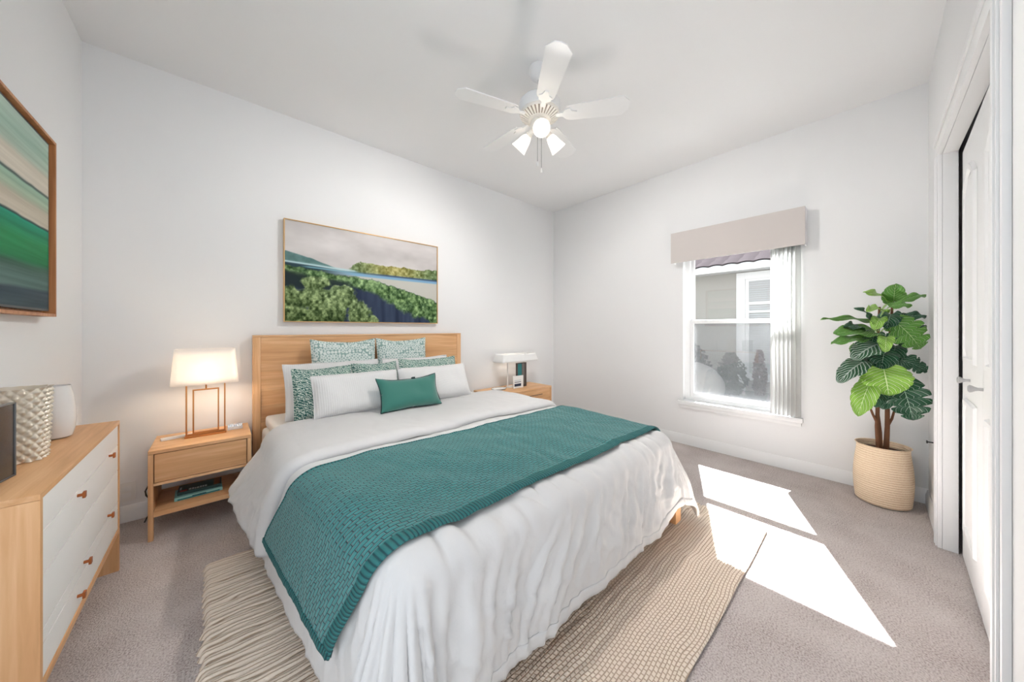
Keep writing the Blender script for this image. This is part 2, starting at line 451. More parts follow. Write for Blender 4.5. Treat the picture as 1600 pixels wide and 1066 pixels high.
# ------------------------------------------------------------------ mesh helpers
class MB:
    """collects shapes in world metres and links them as one mesh object"""
    def __init__(self):
        self.bm = bmesh.new()
        self.uv = self.bm.loops.layers.uv.new('UVMap')
    def box(self, x0, x1, y0, y1, z0, z1, bev=0.0, seg=2):
        vs_ = [self.bm.verts.new((x, y, z)) for z in (z0, z1) for y in (y0, y1) for x in (x0, x1)]
        fs = []
        for idx in ((0, 2, 3, 1), (4, 5, 7, 6), (0, 1, 5, 4), (2, 6, 7, 3), (0, 4, 6, 2), (1, 3, 7, 5)):
            fs.append(self.bm.faces.new([vs_[i] for i in idx]))
        if bev:
            ed = set()
            for f_ in fs:
                ed.update(f_.edges)
            bmesh.ops.bevel(self.bm, geom=list(ed), offset=bev, segments=seg, affect='EDGES', profile=0.7)
        return self
    def prism(self, pts, axis, a0, a1):
        """closed 2-D outline extruded along an axis (0 x, 1 y, 2 z)"""
        def mk(p, a):
            if axis == 0: return (a, p[0], p[1])
            if axis == 1: return (p[0], a, p[1])
            return (p[0], p[1], a)
        A = [self.bm.verts.new(mk(p, a0)) for p in pts]
        B = [self.bm.verts.new(mk(p, a1)) for p in pts]
        n = len(pts)
        self.bm.faces.new(A[::-1]); self.bm.faces.new(B)
        for i in range(n):
            self.bm.faces.new((A[i], A[(i + 1) % n], B[(i + 1) % n], B[i]))
        return self
    def lathe(self, prof, c, seg=40, mat=None, fn=None, close=False):
        rings = []
        for k, (r, z) in enumerate(prof):
            ring = []
            for i in range(seg):
                a = 2 * PI * i / seg
                rr = r if fn is None else fn(r, z, a)
                v = Vector((rr * math.cos(a), rr * math.sin(a), z))
                if mat is not None: v = mat @ v
                ring.append(self.bm.verts.new(v + Vector(c)))
            rings.append(ring)
        for a_, b_ in zip(rings, rings[1:]):
            for i in range(seg):
                self.bm.faces.new((a_[i], a_[(i + 1) % seg], b_[(i + 1) % seg], b_[i]))
        if close or prof[0][0] < 0.0006 or True:
            if prof[0][0] > 0.0 and close: self.bm.faces.new(rings[0][::-1])
            if prof[-1][0] > 0.0 and close: self.bm.faces.new(rings[-1])
        return self
    def tube(self, pts, rad, seg=10, caps=True):
        pts = [Vector(p) for p in pts]
        rads = rad if isinstance(rad, (list, tuple)) else [rad] * len(pts)
        rings = []
        up = Vector((0, 0, 1))
        for i, p in enumerate(pts):
            t = (pts[min(i + 1, len(pts) - 1)] - pts[max(i - 1, 0)]).normalized()
            s = t.cross(up)
            if s.length < 1e-3: s = t.cross(Vector((1, 0, 0)))
            s.normalize(); q = s.cross(t).normalized()
            rings.append([self.bm.verts.new(p + (s * math.cos(2 * PI * k / seg) + q * math.sin(2 * PI * k / seg)) * rads[i]) for k in range(seg)])
        for a_, b_ in zip(rings, rings[1:]):
            for k in range(seg):
                self.bm.faces.new((a_[k], a_[(k + 1) % seg], b_[(k + 1) % seg], b_[k]))
        if caps:
            self.bm.faces.new(rings[0][::-1]); self.bm.faces.new(rings[-1])
        return self
    def grid(self, nu, nv, fn, uvfn=None):
        V = [[self.bm.verts.new(fn(i / nu, j / nv)) for i in range(nu + 1)] for j in range(nv + 1)]
        for j in range(nv):
            for i in range(nu):
                f_ = self.bm.faces.new((V[j][i], V[j][i + 1], V[j + 1][i + 1], V[j + 1][i]))
                if uvfn:
                    for lp, (a, b) in zip(f_.loops, ((i, j), (i + 1, j), (i + 1, j + 1), (i, j + 1))):
                        lp[self.uv].uv = uvfn(a / nu, b / nv)
        return V
    def xf(self, mtx):
        bmesh.ops.transform(self.bm, matrix=mtx, verts=self.bm.verts)
        return self
    def build(self, name, mat, parent=None, smooth=True, loc=None, angle=38):
        """loc: origin for a top-level mesh; with a parent the parent's place is the origin"""
        if parent is not None:
            o0 = Vector((0, 0, 0)); q = parent
            while q is not None:
                o0 += Vector(q.location); q = q.parent
        else:
            o0 = Vector(loc) if loc is not None else Vector((0, 0, 0))
        bmesh.ops.translate(self.bm, vec=-o0, verts=self.bm.verts)
        bmesh.ops.recalc_face_normals(self.bm, faces=self.bm.faces)
        if smooth:
            for f_ in self.bm.faces: f_.smooth = True
            for e in self.bm.edges:
                if len(e.link_faces) == 2 and e.calc_face_angle(0) > math.radians(angle): e.smooth = False
        me = bpy.data.meshes.new(name)
        self.bm.to_mesh(me); self.bm.free()
        me.materials.append(mat)
        o = bpy.data.objects.new(name, me)
        COL.objects.link(o)
        if parent is not None: o.parent = parent
        else: o.location = o0
        return o

def tag(o, label, cat, group=None):
    o['label'] = label; o['category'] = cat
    if group: o['group'] = group
    return o

def thing(name, label, cat, loc, group=None):
    o = bpy.data.objects.new(name, None)
    o.empty_display_size = 0.1
    COL.objects.link(o)
    o.location = loc
    return tag(o, label, cat, group)

def struct(o):
    o['kind'] = 'structure'
    return o

def sroot(name, loc):
    o = bpy.data.objects.new(name, None)
    COL.objects.link(o); o.location = loc
    return struct(o)

def bx(*a, **k):
    return MB().box(*a, **k)

def solidify(o, t, off=-1.0):
    s = o.modifiers.new('thickness', 'SOLIDIFY')
    s.thickness = t; s.offset = off
    return o

def nz(x, y, z=0.0):
    return noise.noise(Vector((x, y, z)))

def sst(a, b, x):
    t = min(1.0, max(0.0, (x - a) / (b - a)))
    return t * t * (3 - 2 * t)

# =================================================================== THE SETTING
struct(bx(XW - 0.1, XE + 0.1, -1.0, YN + 0.1, -0.1, 0.0).build('floor', M['carpet'], smooth=False))
struct(bx(XW - 0.1, XE + 0.14, -1.0, YN + 0.1, H, H + 0.12).build('ceiling', M['ceiling'], smooth=False))
struct(bx(XW - 0.1, XE + 0.14, YN, YN + 0.1, 0, H).build('wall_north', M['wall'], smooth=False))
struct(bx(XW - 0.1, XW, 1.0, YN, 0, H).build('wall_west', M['wall'], smooth=False))
# window wall with its opening
WY0, WY1, WZ0, WZ1 = 0.405, 1.272, 0.425, 1.968
w = MB()
w.box(XE, XE + 0.14, -1.0, WY0, 0, H)
w.box(XE, XE + 0.14, WY1, YN, 0, H)
w.box(XE, XE + 0.14, WY0, WY1, 0, WZ0)
w.box(XE, XE + 0.14, WY0, WY1, WZ1, H)
struct(w.build('wall_east', M['wall'], smooth=False))
w = MB()  # added skin, out of view, that cuts sun bounce off the window wall
w.box(XE + 0.1405, XE + 0.16, -1.0, WY0, -0.3, H)
w.box(XE + 0.1405, XE + 0.16, WY1, YN, -0.3, H)
w.box(XE + 0.1405, XE + 0.16, WY0, WY1, -0.3, WZ0)
w.box(XE + 0.1405, XE + 0.16, WY0, WY1, WZ1, H)
struct(w.build('wall_bounce_cut', M['bounce_cut'], smooth=False))
# closet wall: opening from x 1.62 to 2.78
CX0, CX1, CZ = 1.60, 2.78, 2.04
w = MB()
w.box(CX1 + 0.005, XE, YS - 0.05, YS, 0, H)
w.box(0.30, CX0 - 0.005, YS - 0.05, YS, 0, H)
w.box(CX0 - 0.005, CX1 + 0.005, YS - 0.05, YS, CZ + 0.005, H)
struct(w.build('wall_south', M['wall'], smooth=False))
w = MB()
w.box(0.34, XE, -0.95, -0.90, 0, H)
w.box(0.30, 0.34, -0.95, YS - 0.0505, 0, H)
struct(w.build('wall_closet', M['wall'], smooth=False))

# baseboards
def base_profile(t, hh=0.095):
    return [(0, 0), (t, 0), (t, hh * 0.68), (t * 0.72, hh * 0.78), (t * 0.60, hh * 0.92), (t * 0.30, hh), (0, hh)]
pe = [(XE - a, b) for a, b in base_profile(0.016)]
struct(MB().prism(pe, 1, YS, YN).build('baseboard_east', M['trim']))
pn = [(YN - a, b) for a, b in base_profile(0.016)]
struct(MB().prism(pn, 0, XW, XE - 0.016).build('baseboard_north', M['trim']))
pw = [(XW + a, b) for a, b in base_profile(0.016)]
struct(MB().prism(pw, 1, 1.0, YN - 0.016).build('baseboard_west', M['trim']))
ps = [(YS + a, b) for a, b in base_profile(0.014)]
struct(MB().prism(ps, 0, CX1 + 0.085, XE - 0.016).build('baseboard_south', M['trim']))

# closet casing (trim) and jamb
w = MB()
for x0, x1 in ((CX1, CX1 + 0.08), (CX0 - 0.10, CX0)):
    w.box(x0, x1, YS + 0.0005, YS + 0.016, 0, CZ + 0.08, 0.003)
    w.box(x0 + 0.02, x0 + 0.03, YS + 0.016, YS + 0.022, 0, CZ, 0.002)
    w.box(x0 + 0.045, x0 + 0.06, YS + 0.016, YS + 0.024, 0, CZ, 0.002)
    w.box(x1 - 0.012, x1, YS + 0.016, YS + 0.02, 0, CZ, 0.002)
w.box(CX0 - 0.10, CX1 + 0.08, YS + 0.0005, YS + 0.018, CZ, CZ + 0.085, 0.003)
w.box(CX0 - 0.10, CX1 + 0.08, YS + 0.018, YS + 0.026, CZ + 0.06, CZ + 0.085, 0.003)
w.box(CX1 - 0.001, CX1 + 0.004, YS - 0.049, YS, 0, CZ)
w.box(CX0 - 0.004, CX0 + 0.001, YS - 0.049, YS, 0, CZ)
w.box(CX0, CX1, YS - 0.049, YS, CZ - 0.001, CZ + 0.004)
struct(w.build('trim_1', M['trim']))

# closet doors: two bifold leaves, each with an arched upper panel and a lower panel
def panel_outline(x0, x1, z0, z1, arch):
    pts = [(x0, z0), (x1, z0)]
    n = 10
    if arch:
        for i in range(n + 1):
            u = i / n
            pts.append((x1 + (x0 - x1) * u, z1 - arch + arch * math.sin(PI * u) ** 1.0))
    else:
        pts += [(x1, z1), (x0, z1)]
    return pts
def closet_leaf(n, xa, xb, ya, yb, knob_x):
    r = sroot('door_%d' % n, ((xa + xb) / 2, (ya + yb) / 2, 0.012))
    wd = xb - xa
    m = MB()
    m.box(-wd / 2, wd / 2, -0.034, 0, 0.0, 2.0, 0.003)
    leaf = m
    cen = Vector(((xa + xb) / 2, (ya + yb) / 2, 0.012))
    ang = math.atan2(yb - ya, xb - xa)
    T = Matrix.Translation(cen) @ Matrix.Rotation(ang, 4, 'Z')
    leaf.xf(T).build('door_leaf', M['door'], r)
    for z0, z1, arch in ((0.97, 1.86, 0.075), (0.17, 0.80, 0.0)):
        o = panel_outline(-wd / 2 + 0.12, wd / 2 - 0.12, z0, z1, arch)
        c = Vector((sum(p[0] for p in o) / len(o), sum(p[1] for p in o) / len(o)))
        def ins(d):
            out = []
            for p in o:
                hx = max(abs(p[0] - c[0]), 1e-6)
                out.append((p[0] - math.copysign(d, p[0] - c[0]) if hx > d else p[0], p[1] - math.copysign(d, p[1] - c[1])))
            return out
        m = MB()
        rings = []
        for d, yy in ((0.0, 0.0005), (0.006, 0.011), (0.022, 0.011), (0.030, 0.002), (0.055, 0.0075)):
            rings.append([m.bm.verts.new((x, yy, z)) for x, z in ins(d)])
        for a_, b_ in zip(rings, rings[1:]):
            for i in range(len(a_)):
                m.bm.faces.new((a_[i], a_[(i + 1) % len(a_)], b_[(i + 1) % len(a_)], b_[i]))
        m.bm.faces.new(rings[-1])
        m.xf(T).build('door_panel', M['door'], r, angle=25)
    k = MB()
    rot = Matrix.Rotation(-PI / 2, 4, 'X')
    k.lathe([(0.006, 0), (0.006, 0.012), (0.008, 0.018), (0.0135, 0.026), (0.015, 0.031), (0.010, 0.035), (0.0005, 0.036)], (0, 0, 0), 20, rot)
    kk = Matrix.Translation(Vector((knob_x, ya + (yb - ya) * (knob_x - xa) / (xb - xa) + 0.0005, 0.905)))
    k.xf(kk).build('door_knob', M['pewter'], r)
closet_leaf(1, 2.19, 2.745, -0.279, -0.2925, 2.50)
closet_leaf(2, 1.605, 2.186, -0.268, -0.278, 2.165)
# small hook / hinge stop beside the closet
m = MB()
m.tube([(3.03, YS + 0.0, 0.487), (3.03, YS + 0.03, 0.487)], 0.004, 8)
m.box(3.02, 3.04, YS + 0.03, YS + 0.036, 0.48, 0.494, 0.002)
o = m.build('door_stop', M['black'], loc=(3.03, YS, 0.487))
tag(o, 'tiny black peg on the white wall beside the closet, right of the plant', 'peg')

# ------------------------------------------------------------------- window
GX = XE + 0.085
wr = sroot('window_1', (XE, (WY0 + WY1) / 2, WZ0))
m = MB()
fx0, fx1 = XE + 0.055, XE + 0.125
m.box(fx0, fx1, WY0, WY0 + 0.045, WZ0, WZ1, 0.003)
m.box(fx0, fx1, WY1 - 0.045, WY1, WZ0, WZ1, 0.003)
m.box(fx0, fx1, WY0 + 0.045, WY1 - 0.045, WZ1 - 0.04, WZ1, 0.003)
m.box(fx0, fx1, WY0 + 0.045, WY1 - 0.045, WZ0, WZ0 + 0.035, 0.003)
m.build('window_frame', M['vinyl'], wr)
def sash(z0, z1, x0, x1, side, bot, top):
    m = MB()
    a, b = WY0 + 0.046, WY1 - 0.046
    m.box(x0, x1, a, a + side, z0, z1, 0.003)
    m.box(x0, x1, b - side, b, z0, z1, 0.003)
    m.box(x0, x1, a + side, b - side, z0, z0 + bot, 0.003)
    m.box(x0, x1, a + side, b - side, z1 - top, z1, 0.003)
    return m.build('sash', M['vinyl'], wr), (a + side, b - side, z0 + bot, z1 - top)
s1, (ga, gb, gz0, gz1) = sash(1.19, WZ1 - 0.042, XE + 0.088, XE + 0.115, 0.028, 0.035, 0.03)
bx(XE + 0.099, XE + 0.103, ga, gb, gz0, gz1).build('pane', M['glass'], s1, smooth=False)
s2, (ga, gb, gz0, gz1) = sash(WZ0 + 0.036, 1.222, XE + 0.058, XE + 0.086, 0.03, 0.045, 0.034)
bx(XE + 0.070, XE + 0.074, ga, gb, gz0, gz1).build('pane', M['glass'], s2, smooth=False)
bx(XE + 0.104, XE + 0.106, WY0 + 0.046, WY1 - 0.046, WZ0 + 0.036, 1.188).build('insect_screen', M['screen'], wr, smooth=False)
m = MB()
m.box(XE + 0.0005, XE + 0.0545, WY0 + 0.002, WY1 - 0.002, WZ0 + 0.0005, WZ0 + 0.008)
m.box(XE - 0.045, XE - 0.0003, WY0 - 0.03, WY1 + 0.035, WZ0 - 0.028, WZ0 + 0.008, 0.005)
m.box(XE - 0.026, XE - 0.0005, WY0 - 0.02, WY1 + 0.025, WZ0 - 0.06, WZ0 - 0.0285, 0.004)
m.build('window_sill', M['trim'], wr)

# grey valance box above the window
vr = thing('window_valance', 'pale grey fabric covered valance box above the window', 'valance', (XE, 0.847, 1.78))
m = MB()
m.box(3.31, 3.322, 0.352, 1.342, 1.78, 2.072, 0.003)
m.build('valance_face', M['valance'], vr)
m = MB(); m.box(3.3225, XE - 0.001, 0.352, 0.362, 1.785, 2.072, 0.002); m.build('valance_return', M['trim'], vr)
m = MB(); m.box(3.3225, XE - 0.001, 1.332, 1.342, 1.785, 2.072, 0.002); m.build('valance_return', M['trim'], vr)
m = MB(); m.box(3.3225, XE - 0.001, 0.3625, 1.3315, 2.06, 2.072); m.build('valance_top', M['trim'], vr)

# drawn-aside vertical blind
br_ = thing('vertical_blind', 'white vertical blind drawn aside in a stack at the right of the window', 'blind', (XE - 0.03, 0.49, 0.44))
bx(3.375, 3.405, 0.39, 1.30, 1.955, 1.99, 0.004).build('headrail', M['vinyl'], br_)
for i in range(7):
    y = 0.400 + 0.0255 * i
    def vane(u, v, y=y, i=i):
        a = (u - 0.5) * 0.089
        yaw = math.radians(106 + 3 * math.sin(i * 2.1))
        c = 0.007 * math.cos(PI * (u - 0.5))
        return (3.376 + a * math.sin(yaw) - c * math.cos(yaw) * 0, y + a * math.cos(yaw) + c, 0.445 + v * 1.50)
    m = MB(); m.grid(8, 1, vane)
    solidify(m.build('vane', M['vane'], br_), 0.0015, 0)

# ------------------------------------------------------------------- outside the window
struct(bx(XE + 0.16, 30, -14, 18, -0.3, -0.12).build('garden_ground', M['ground'], smooth=False))
hr = thing('neighbour_house', 'cream stuccoed house with tiled roof seen outside through the window', 'house', (8.0, 2.5, -0.12))
NX = 8.0
bx(NX, NX + 0.3, -5, 10, -0.12, 2.46).build('wall', M['stucco'], hr, smooth=False)
m = MB(); m.box(7.46, NX, -5, 10, 2.30, 2.33); m.build('soffit', M['vinyl'], hr, smooth=False)
m = MB(); m.box(7.40, 7.46, -5, 10, 2.26, 2.385, 0.01); m.build('gutter', M['vinyl'], hr)
def roof(u, v):
    x = 7.36 + 4.2 * u
    z = 2.40 + 0.42 * (x - 7.36) + 0.035 * ((u * 14) % 1.0)
    return (x, -5 + 15 * v, z + 0.02 * abs(math.sin(v * 15 * PI / 0.25)))
m = MB(); m.grid(56, 300, roof); solidify(m.build('roof', M['tile'], hr, smooth=False), 0.03)
# its window: white trim, frame, blind
fr = MB()
a0, a1, z0, z1 = 0.30, 1.76, 0.25, 2.14
fr.box(NX - 0.05, NX, a0 - 0.15, a0, z0 - 0.15, z1 + 0.14, 0.005)
fr.box(NX - 0.05, NX, a1, a1 + 0.15, -0.12, z1 + 0.14, 0.005)
fr.box(NX - 0.05, NX, a0, a1, z1, z1 + 0.14, 0.005)
fr.box(NX - 0.05, NX, a0, a1, z0 - 0.15, z0, 0.005)
fw = fr.build('window_surround', M['vinyl'], hr)
fr = MB()
fr.box(NX - 0.03, NX - 0.001, a1 - 0.06, a1 - 0.001, z0, z1, 0.004)
fr.box(NX - 0.03, NX - 0.001, a0, a0 + 0.06, z0, z1, 0.004)
fr.box(NX - 0.03, NX - 0.001, a0 + 0.06, a1 - 0.06, 1.62, 1.68, 0.004)
fr.box(NX - 0.03, NX - 0.001, a0 + 0.06, a1 - 0.06, 1.46, 1.50, 0.004)
fr.box(NX - 0.03, NX - 0.001, a0 + 0.06, a1 - 0.06, 2.10, z1, 0.004)
fr.build('window_sash', M['vinyl'], fw)
bl = MB()
for k in range(44):
    z = 0.27 + k * 0.042
    bl.box(NX - 0.012, NX - 0.002, a0 + 0.06, a1 - 0.06, z, z + 0.034)
bl.build('window_blind', plain('grey_blind_slats', lin(196, 198, 200), 0.6), fw, smooth=False)

def boulder(name, c, r, sq, seed, label):
    bm = bmesh.new()
    bmesh.ops.create_icosphere(bm, subdivisions=4, radius=1.0)
    for v in bm.verts:
        q = v.co.copy()
        d = 1 + 0.22 * noise.noise(q * 1.1 + Vector((seed, 0, 0))) + 0.05 * noise.noise(q * 4 + Vector((0, seed, 0)))
        v.co = Vector((q.x * r * sq[0] * d, q.y * r * sq[1] * d, q.z * r * sq[2] * d))
    zmin = min(v.co.z for v in bm.verts)
    for v in bm.verts: v.co.z -= zmin + 0.02
    for f_ in bm.faces: f_.smooth = True
    me = bpy.data.meshes.new(name); bm.to_mesh(me); bm.free(); me.materials.append(M['rock'])
    o = bpy.data.objects.new(name, me); COL.objects.link(o); o.location = c
    tag(o, label, 'boulder')
boulder('boulder', (5.9, 1.95, -0.12), 0.33, (1.0, 1.15, 1.05), 3, 'tall pale boulder outside behind the lower window pane')
boulder('boulder', (5.0, 1.9, -0.12), 0.24, (1.0, 1.3, 0.75), 8, 'low flat pale boulder outside at the lower left of the window')
boulder('boulder', (5.1, 1.33, -0.12), 0.2, (1.1, 1.0, 0.8), 15, 'rounded pale boulder outside nearest the window, at the right of the others')

def shrub(c, r, hh, n, mat, label, seed):
    q = random.Random(seed)
    bm = bmesh.new()
    for i in range(n):
        th = q.uniform(0, 2 * PI); t = q.random(); ra = r * math.sqrt(q.random()) * math.sin(PI * (0.18 + 0.75 * t))
        p = Vector((ra * math.cos(th), ra * math.sin(th), hh * t))
        s = q.uniform(0.03, 0.06)
        a = Vector((q.gauss(0, 1), q.gauss(0, 1), q.gauss(0, 1))).normalized(); b = a.orthogonal().normalized(); d = a.cross(b)
        vs_ = [bm.verts.new(p + b * s), bm.verts.new(p + d * s * 0.5 + a * 0.01), bm.verts.new(p - b * s), bm.verts.new(p - d * s * 0.5 + a * 0.01)]
        bm.faces.new(vs_)
    me = bpy.data.meshes.new('shrub'); bm.to_mesh(me); bm.free(); me.materials.append(mat)
    o = bpy.data.objects.new('garden_shrub', me); COL.objects.link(o); o.location = c
    tag(o, label, 'shrub')
shrub((7.1, 2.75, -0.13), 0.62, 1.15, 2600, M['shrub'], 'grey green shrub outside against the house wall, left in the lower pane', 1)
shrub((7.3, 1.84, -0.13), 0.27, 0.8, 900, M['shrub'], 'smaller grey green shrub outside beside the neighbouring window trim', 2)
shrub((7.55, 1.44, -0.13), 0.11, 0.85, 700, M['shrub_red'], 'reddish shrub outside below the neighbouring window', 3)

# =================================================================== PAINTINGS
def fbm(sh, cells, seed, octv=4):
    """smooth value noise on a grid of shape sh"""
    g = np.random.RandomState(seed)
    out = np.zeros(sh); amp = 1.0; tot = 0
    cy, cx_ = cells
    for o in range(octv):
        r = g.rand(int(cy) + 2, int(cx_) + 2)
        yy = np.linspace(0, int(cy), sh[0]); xx = np.linspace(0, int(cx_), sh[1])
        y0 = np.floor(yy).astype(int); x0 = np.floor(xx).astype(int)
        fy = (yy - y0)[:, None]; fx = (xx - x0)[None, :]
        fy = fy * fy * (3 - 2 * fy); fx = fx * fx * (3 - 2 * fx)
        a = r[y0][:, x0]; b = r[y0][:, x0 + 1]; c = r[y0 + 1][:, x0]; d = r[y0 + 1][:, x0 + 1]
        out += amp * ((a * (1 - fx) + b * fx) * (1 - fy) + (c * (1 - fx) + d * fx) * fy)
        tot += amp; amp *= 0.55; cy *= 2; cx_ *= 2
    return out / tot

def canvas(name, nu, nv, colors, fn, parent):
    """flat canvas whose paint colours sit in a colour attribute; colors: (nv+1, nu+1, 3) sRGB 0..255"""
    m = MB(); m.grid(nu, nv, fn)
    m.bm.verts.index_update()
    o = m.build(name, M['paint'], parent, smooth=False)
    c = np.clip(colors.reshape(-1, 3) / 255.0, 0, 1)
    c = np.where(c <= 0.04045, c / 12.92, ((c + 0.055) / 1.055) ** 2.4)
    at = o.data.color_attributes.new('paint', 'FLOAT_COLOR', 'POINT')
    at.data.foreach_set('color', np.concatenate([c, np.ones((len(c), 1))], 1).astype(np.float32).ravel())
    return o

def landscape(nu, nv):
    U, V = np.meshgrid(np.linspace(0, 1, nu + 1), np.linspace(0, 1, nv + 1))
    sh = U.shape
    def mixc(base, col, mask):
        return base * (1 - mask[..., None]) + np.array(col, float) * mask[..., None]
    step = lambda e, x, w=0.008: np.clip((x - e) / w + 0.5, 0, 1)
    cloud = fbm(sh, (5, 4), 1)
    img = np.zeros(sh + (3,)) + np.array([204, 199, 197])
    img = img + ((cloud - 0.5) * 46)[..., None] + ((V - 0.7) * 14)[..., None]
    n1 = fbm(sh, (14, 26), 2, 4); n2 = fbm(sh, (30, 60), 3, 3); n3 = fbm(sh, (3, 9), 4, 3)
    # far hill, left
    top = 0.69 - 0.55 * np.clip(U, 0, 1) ** 1.25 + 0.03 * (n3 - 0.5)
    hill = step(0.57, V) * step(0, top - V) * (U < 0.40)
    img = mixc(img, [98, 132, 130], hill); img += (hill * (n1 - 0.5) * 50)[..., None]
    # far bank trees
    top = 0.595 + 0.075 * sstn(0.33, 0.42, U) + 0.07 * (n1 - 0.5) + 0.05 * (n3 - 0.5)
    bank = step(0.545, V) * step(0, top - V) * sstn(0.34, 0.38, U)
    warm = np.exp(-((U - 0.66) / 0.22) ** 2)
    colr = np.array([98, 124, 84]) * (1 - warm[..., None]) + np.array([164, 156, 92]) * warm[..., None]
    colr = colr + ((n2 - 0.5) * 150)[..., None]
    img = img * (1 - bank[..., None]) + colr * bank[..., None]
    # ground band under the horizon: dark teal at left, pale sand at right
    low = step(0, 0.595 - 0.05 * np.clip(U / 0.4, 0, 1) - V)
    img = mixc(img, [40, 62, 72], low)
    riv = low * step(0.30, U, 0.25)
    img = mixc(img, [196, 194, 186], riv)
    # river streaks
    r1 = np.exp(-((V - (0.592 - 0.075 * U)) / 0.010) ** 2) * (1 - step(0.40, U, 0.03))
    img = mixc(img, [190, 218, 222], np.clip(r1, 0, 1))
    r1b = np.exp(-((V - (0.560 - 0.035 * U)) / 0.007) ** 2) * step(0.10, U, 0.05) * (1 - step(0.45, U, 0.05))
    img = mixc(img, [126, 178, 192], np.clip(r1b, 0, 1))
    r2 = np.exp(-((V - 0.528) / 0.017) ** 4) * step(0.30, U, 0.2)
    img = mixc(img, [128, 172, 204], np.clip(r2, 0, 1))
    r3 = np.exp(-((V - 0.552) / 0.010) ** 2) * step(0.45, U, 0.3)
    img = mixc(img, [52, 78, 118], np.clip(r3, 0, 1))
    # near forest
    edge = np.interp(U, [0, .1, .25, .5, .62, .75, .88, 1.0], [.565, .54, .515, .475, .44, .39, .335, .27]) + 0.05 * (n1 - 0.5) + 0.02 * (n2 - 0.5)
    forest = step(0, edge - V, 0.012)
    dep = edge - V
    dark = np.zeros(sh + (3,)) + np.array([44, 56, 80]) + ((fbm(sh, (2, 40), 9, 2) - 0.5) * 46)[..., None]
    img = img * (1 - forest[..., None]) + dark * forest[..., None]
    green = np.array([92, 122, 76]) + ((n2 - 0.5) * 210)[..., None] * np.array([1, 1, 0.8]) + ((n1 - 0.5) * 80)[..., None]
    thick = np.interp(U, [0, .12, .3, .5, .7, 1], [.07, .12, .09, .13, .24, .30]) * (0.7 + 0.7 * n1)
    crown = forest * (1 - step(0, dep - thick, 0.04))
    img = img * (1 - crown[..., None]) + green * crown[..., None]
    # dark under-storey at left
    sh1 = forest * step(0.07, dep, 0.03) * (1 - step(0.36, U, 0.05)) * step(0.33, V, 0.05)
    img = mixc(img, [26, 40, 40], np.clip(sh1 * 0.85, 0, 1))
    # near bushes: round crowns
    for cx_, cy_, rx, ry, tone in ((.02, .20, .12, .16, 0), (.16, .22, .12, .18, 8), (.30, .26, .10, .15, 22), (.25, .08, .10, .14, 4), (.08, .04, .16, .12, -6),
                                   (.42, .10, .09, .14, 14), (.16, .40, .10, .07, 16), (.33, .34, .05, .07, 26), (.50, .03, .05, .06, 0)):
        d = ((U - cx_) / rx) ** 2 + ((V - cy_) / ry) ** 2 + 1.3 * (n1 - 0.5)
        mk = 1 - step(0.8, d, 0.3)
        lit = (V - cy_) / ry * 22 + tone
        col = np.array([92, 112, 66]) + lit[..., None] + ((n2 - 0.5) * 230)[..., None] * np.array([1, 1, 0.85])
        img = img * (1 - mk[..., None]) + col * mk[..., None]
    return img

def sstn(a, b, x):
    t = np.clip((x - a) / (b - a), 0, 1)
    return t * t * (3 - 2 * t)

PX0, PX1, PZ0, PZ1 = 0.36, 1.627, 1.189, 1.956
pr = thing('landscape_painting', 'wide forest and river landscape painting in thin gilt frame above the headboard', 'painting', ((PX0 + PX1) / 2, YN - 0.001, PZ0))
NU, NV = 360, 210
yc = YN - 0.034
canvas('canvas', NU, NV, landscape(NU, NV), lambda u, v: (PX0 + 0.006 + u * (PX1 - PX0 - 0.012), yc, PZ0 + 0.006 + v * (PZ1 - PZ0 - 0.012)), pr)
m = MB()
m.box(PX0, PX0 + 0.006, YN - 0.044, YN - 0.001, PZ0, PZ1, 0.001)
m.box(PX1 - 0.006, PX1, YN - 0.044, YN - 0.001, PZ0, PZ1, 0.001)
m.box(PX0 + 0.006, PX1 - 0.006, YN - 0.044, YN - 0.001, PZ0, PZ0 + 0.006, 0.001)
m.box(PX0 + 0.006, PX1 - 0.006, YN - 0.044, YN - 0.001, PZ1 - 0.006, PZ1, 0.001)
m.build('frame', M['gilt'], pr)

def stripes(nu, nv):
    U, V = np.meshgrid(np.linspace(0, 1, nu + 1), np.linspace(0, 1, nv + 1))
    sh = U.shape
    warp = V + 0.03 * (fbm(sh, (2, 3), 31) - 0.5) + 0.02 * (1 - U)
    fine = fbm(sh, (60, 2), 32, 3) - 0.5
    stops = [(0, [58, 78, 84]), (.10, [50, 68, 78]), (.12, [88, 116, 110]), (.20, [76, 106, 98]), (.23, [52, 92, 74]), (.26, [20, 120, 70]), (.36, [34, 140, 84]),
             (.42, [12, 128, 92]), (.462, [20, 150, 120]), (.47, [20, 40, 42]), (.482, [206, 196, 180]), (.56, [196, 186, 168]), (.60, [172, 190, 166]),
             (.66, [150, 184, 162]), (.672, [60, 76, 72]), (.685, [216, 208, 194]), (.78, [210, 202, 186]), (.82, [176, 194, 178]), (.9, [160, 188, 172]), (1, [176, 198, 184])]
    img = np.stack([np.interp(warp, [s[0] for s in stops], [s[1][k] for s in stops]) for k in range(3)], -1)
    return img + (fine * 34)[..., None]
AY0, AY1, AZ0, AZ1 = 1.30, 2.367, 1.189, 1.938
ar = thing('abstract_painting', 'striped green and cream abstract painting in deep wooden frame above the dresser', 'painting', (XW + 0.001, (AY0 + AY1) / 2, AZ0))
AX = XW + 0.001
m = MB()
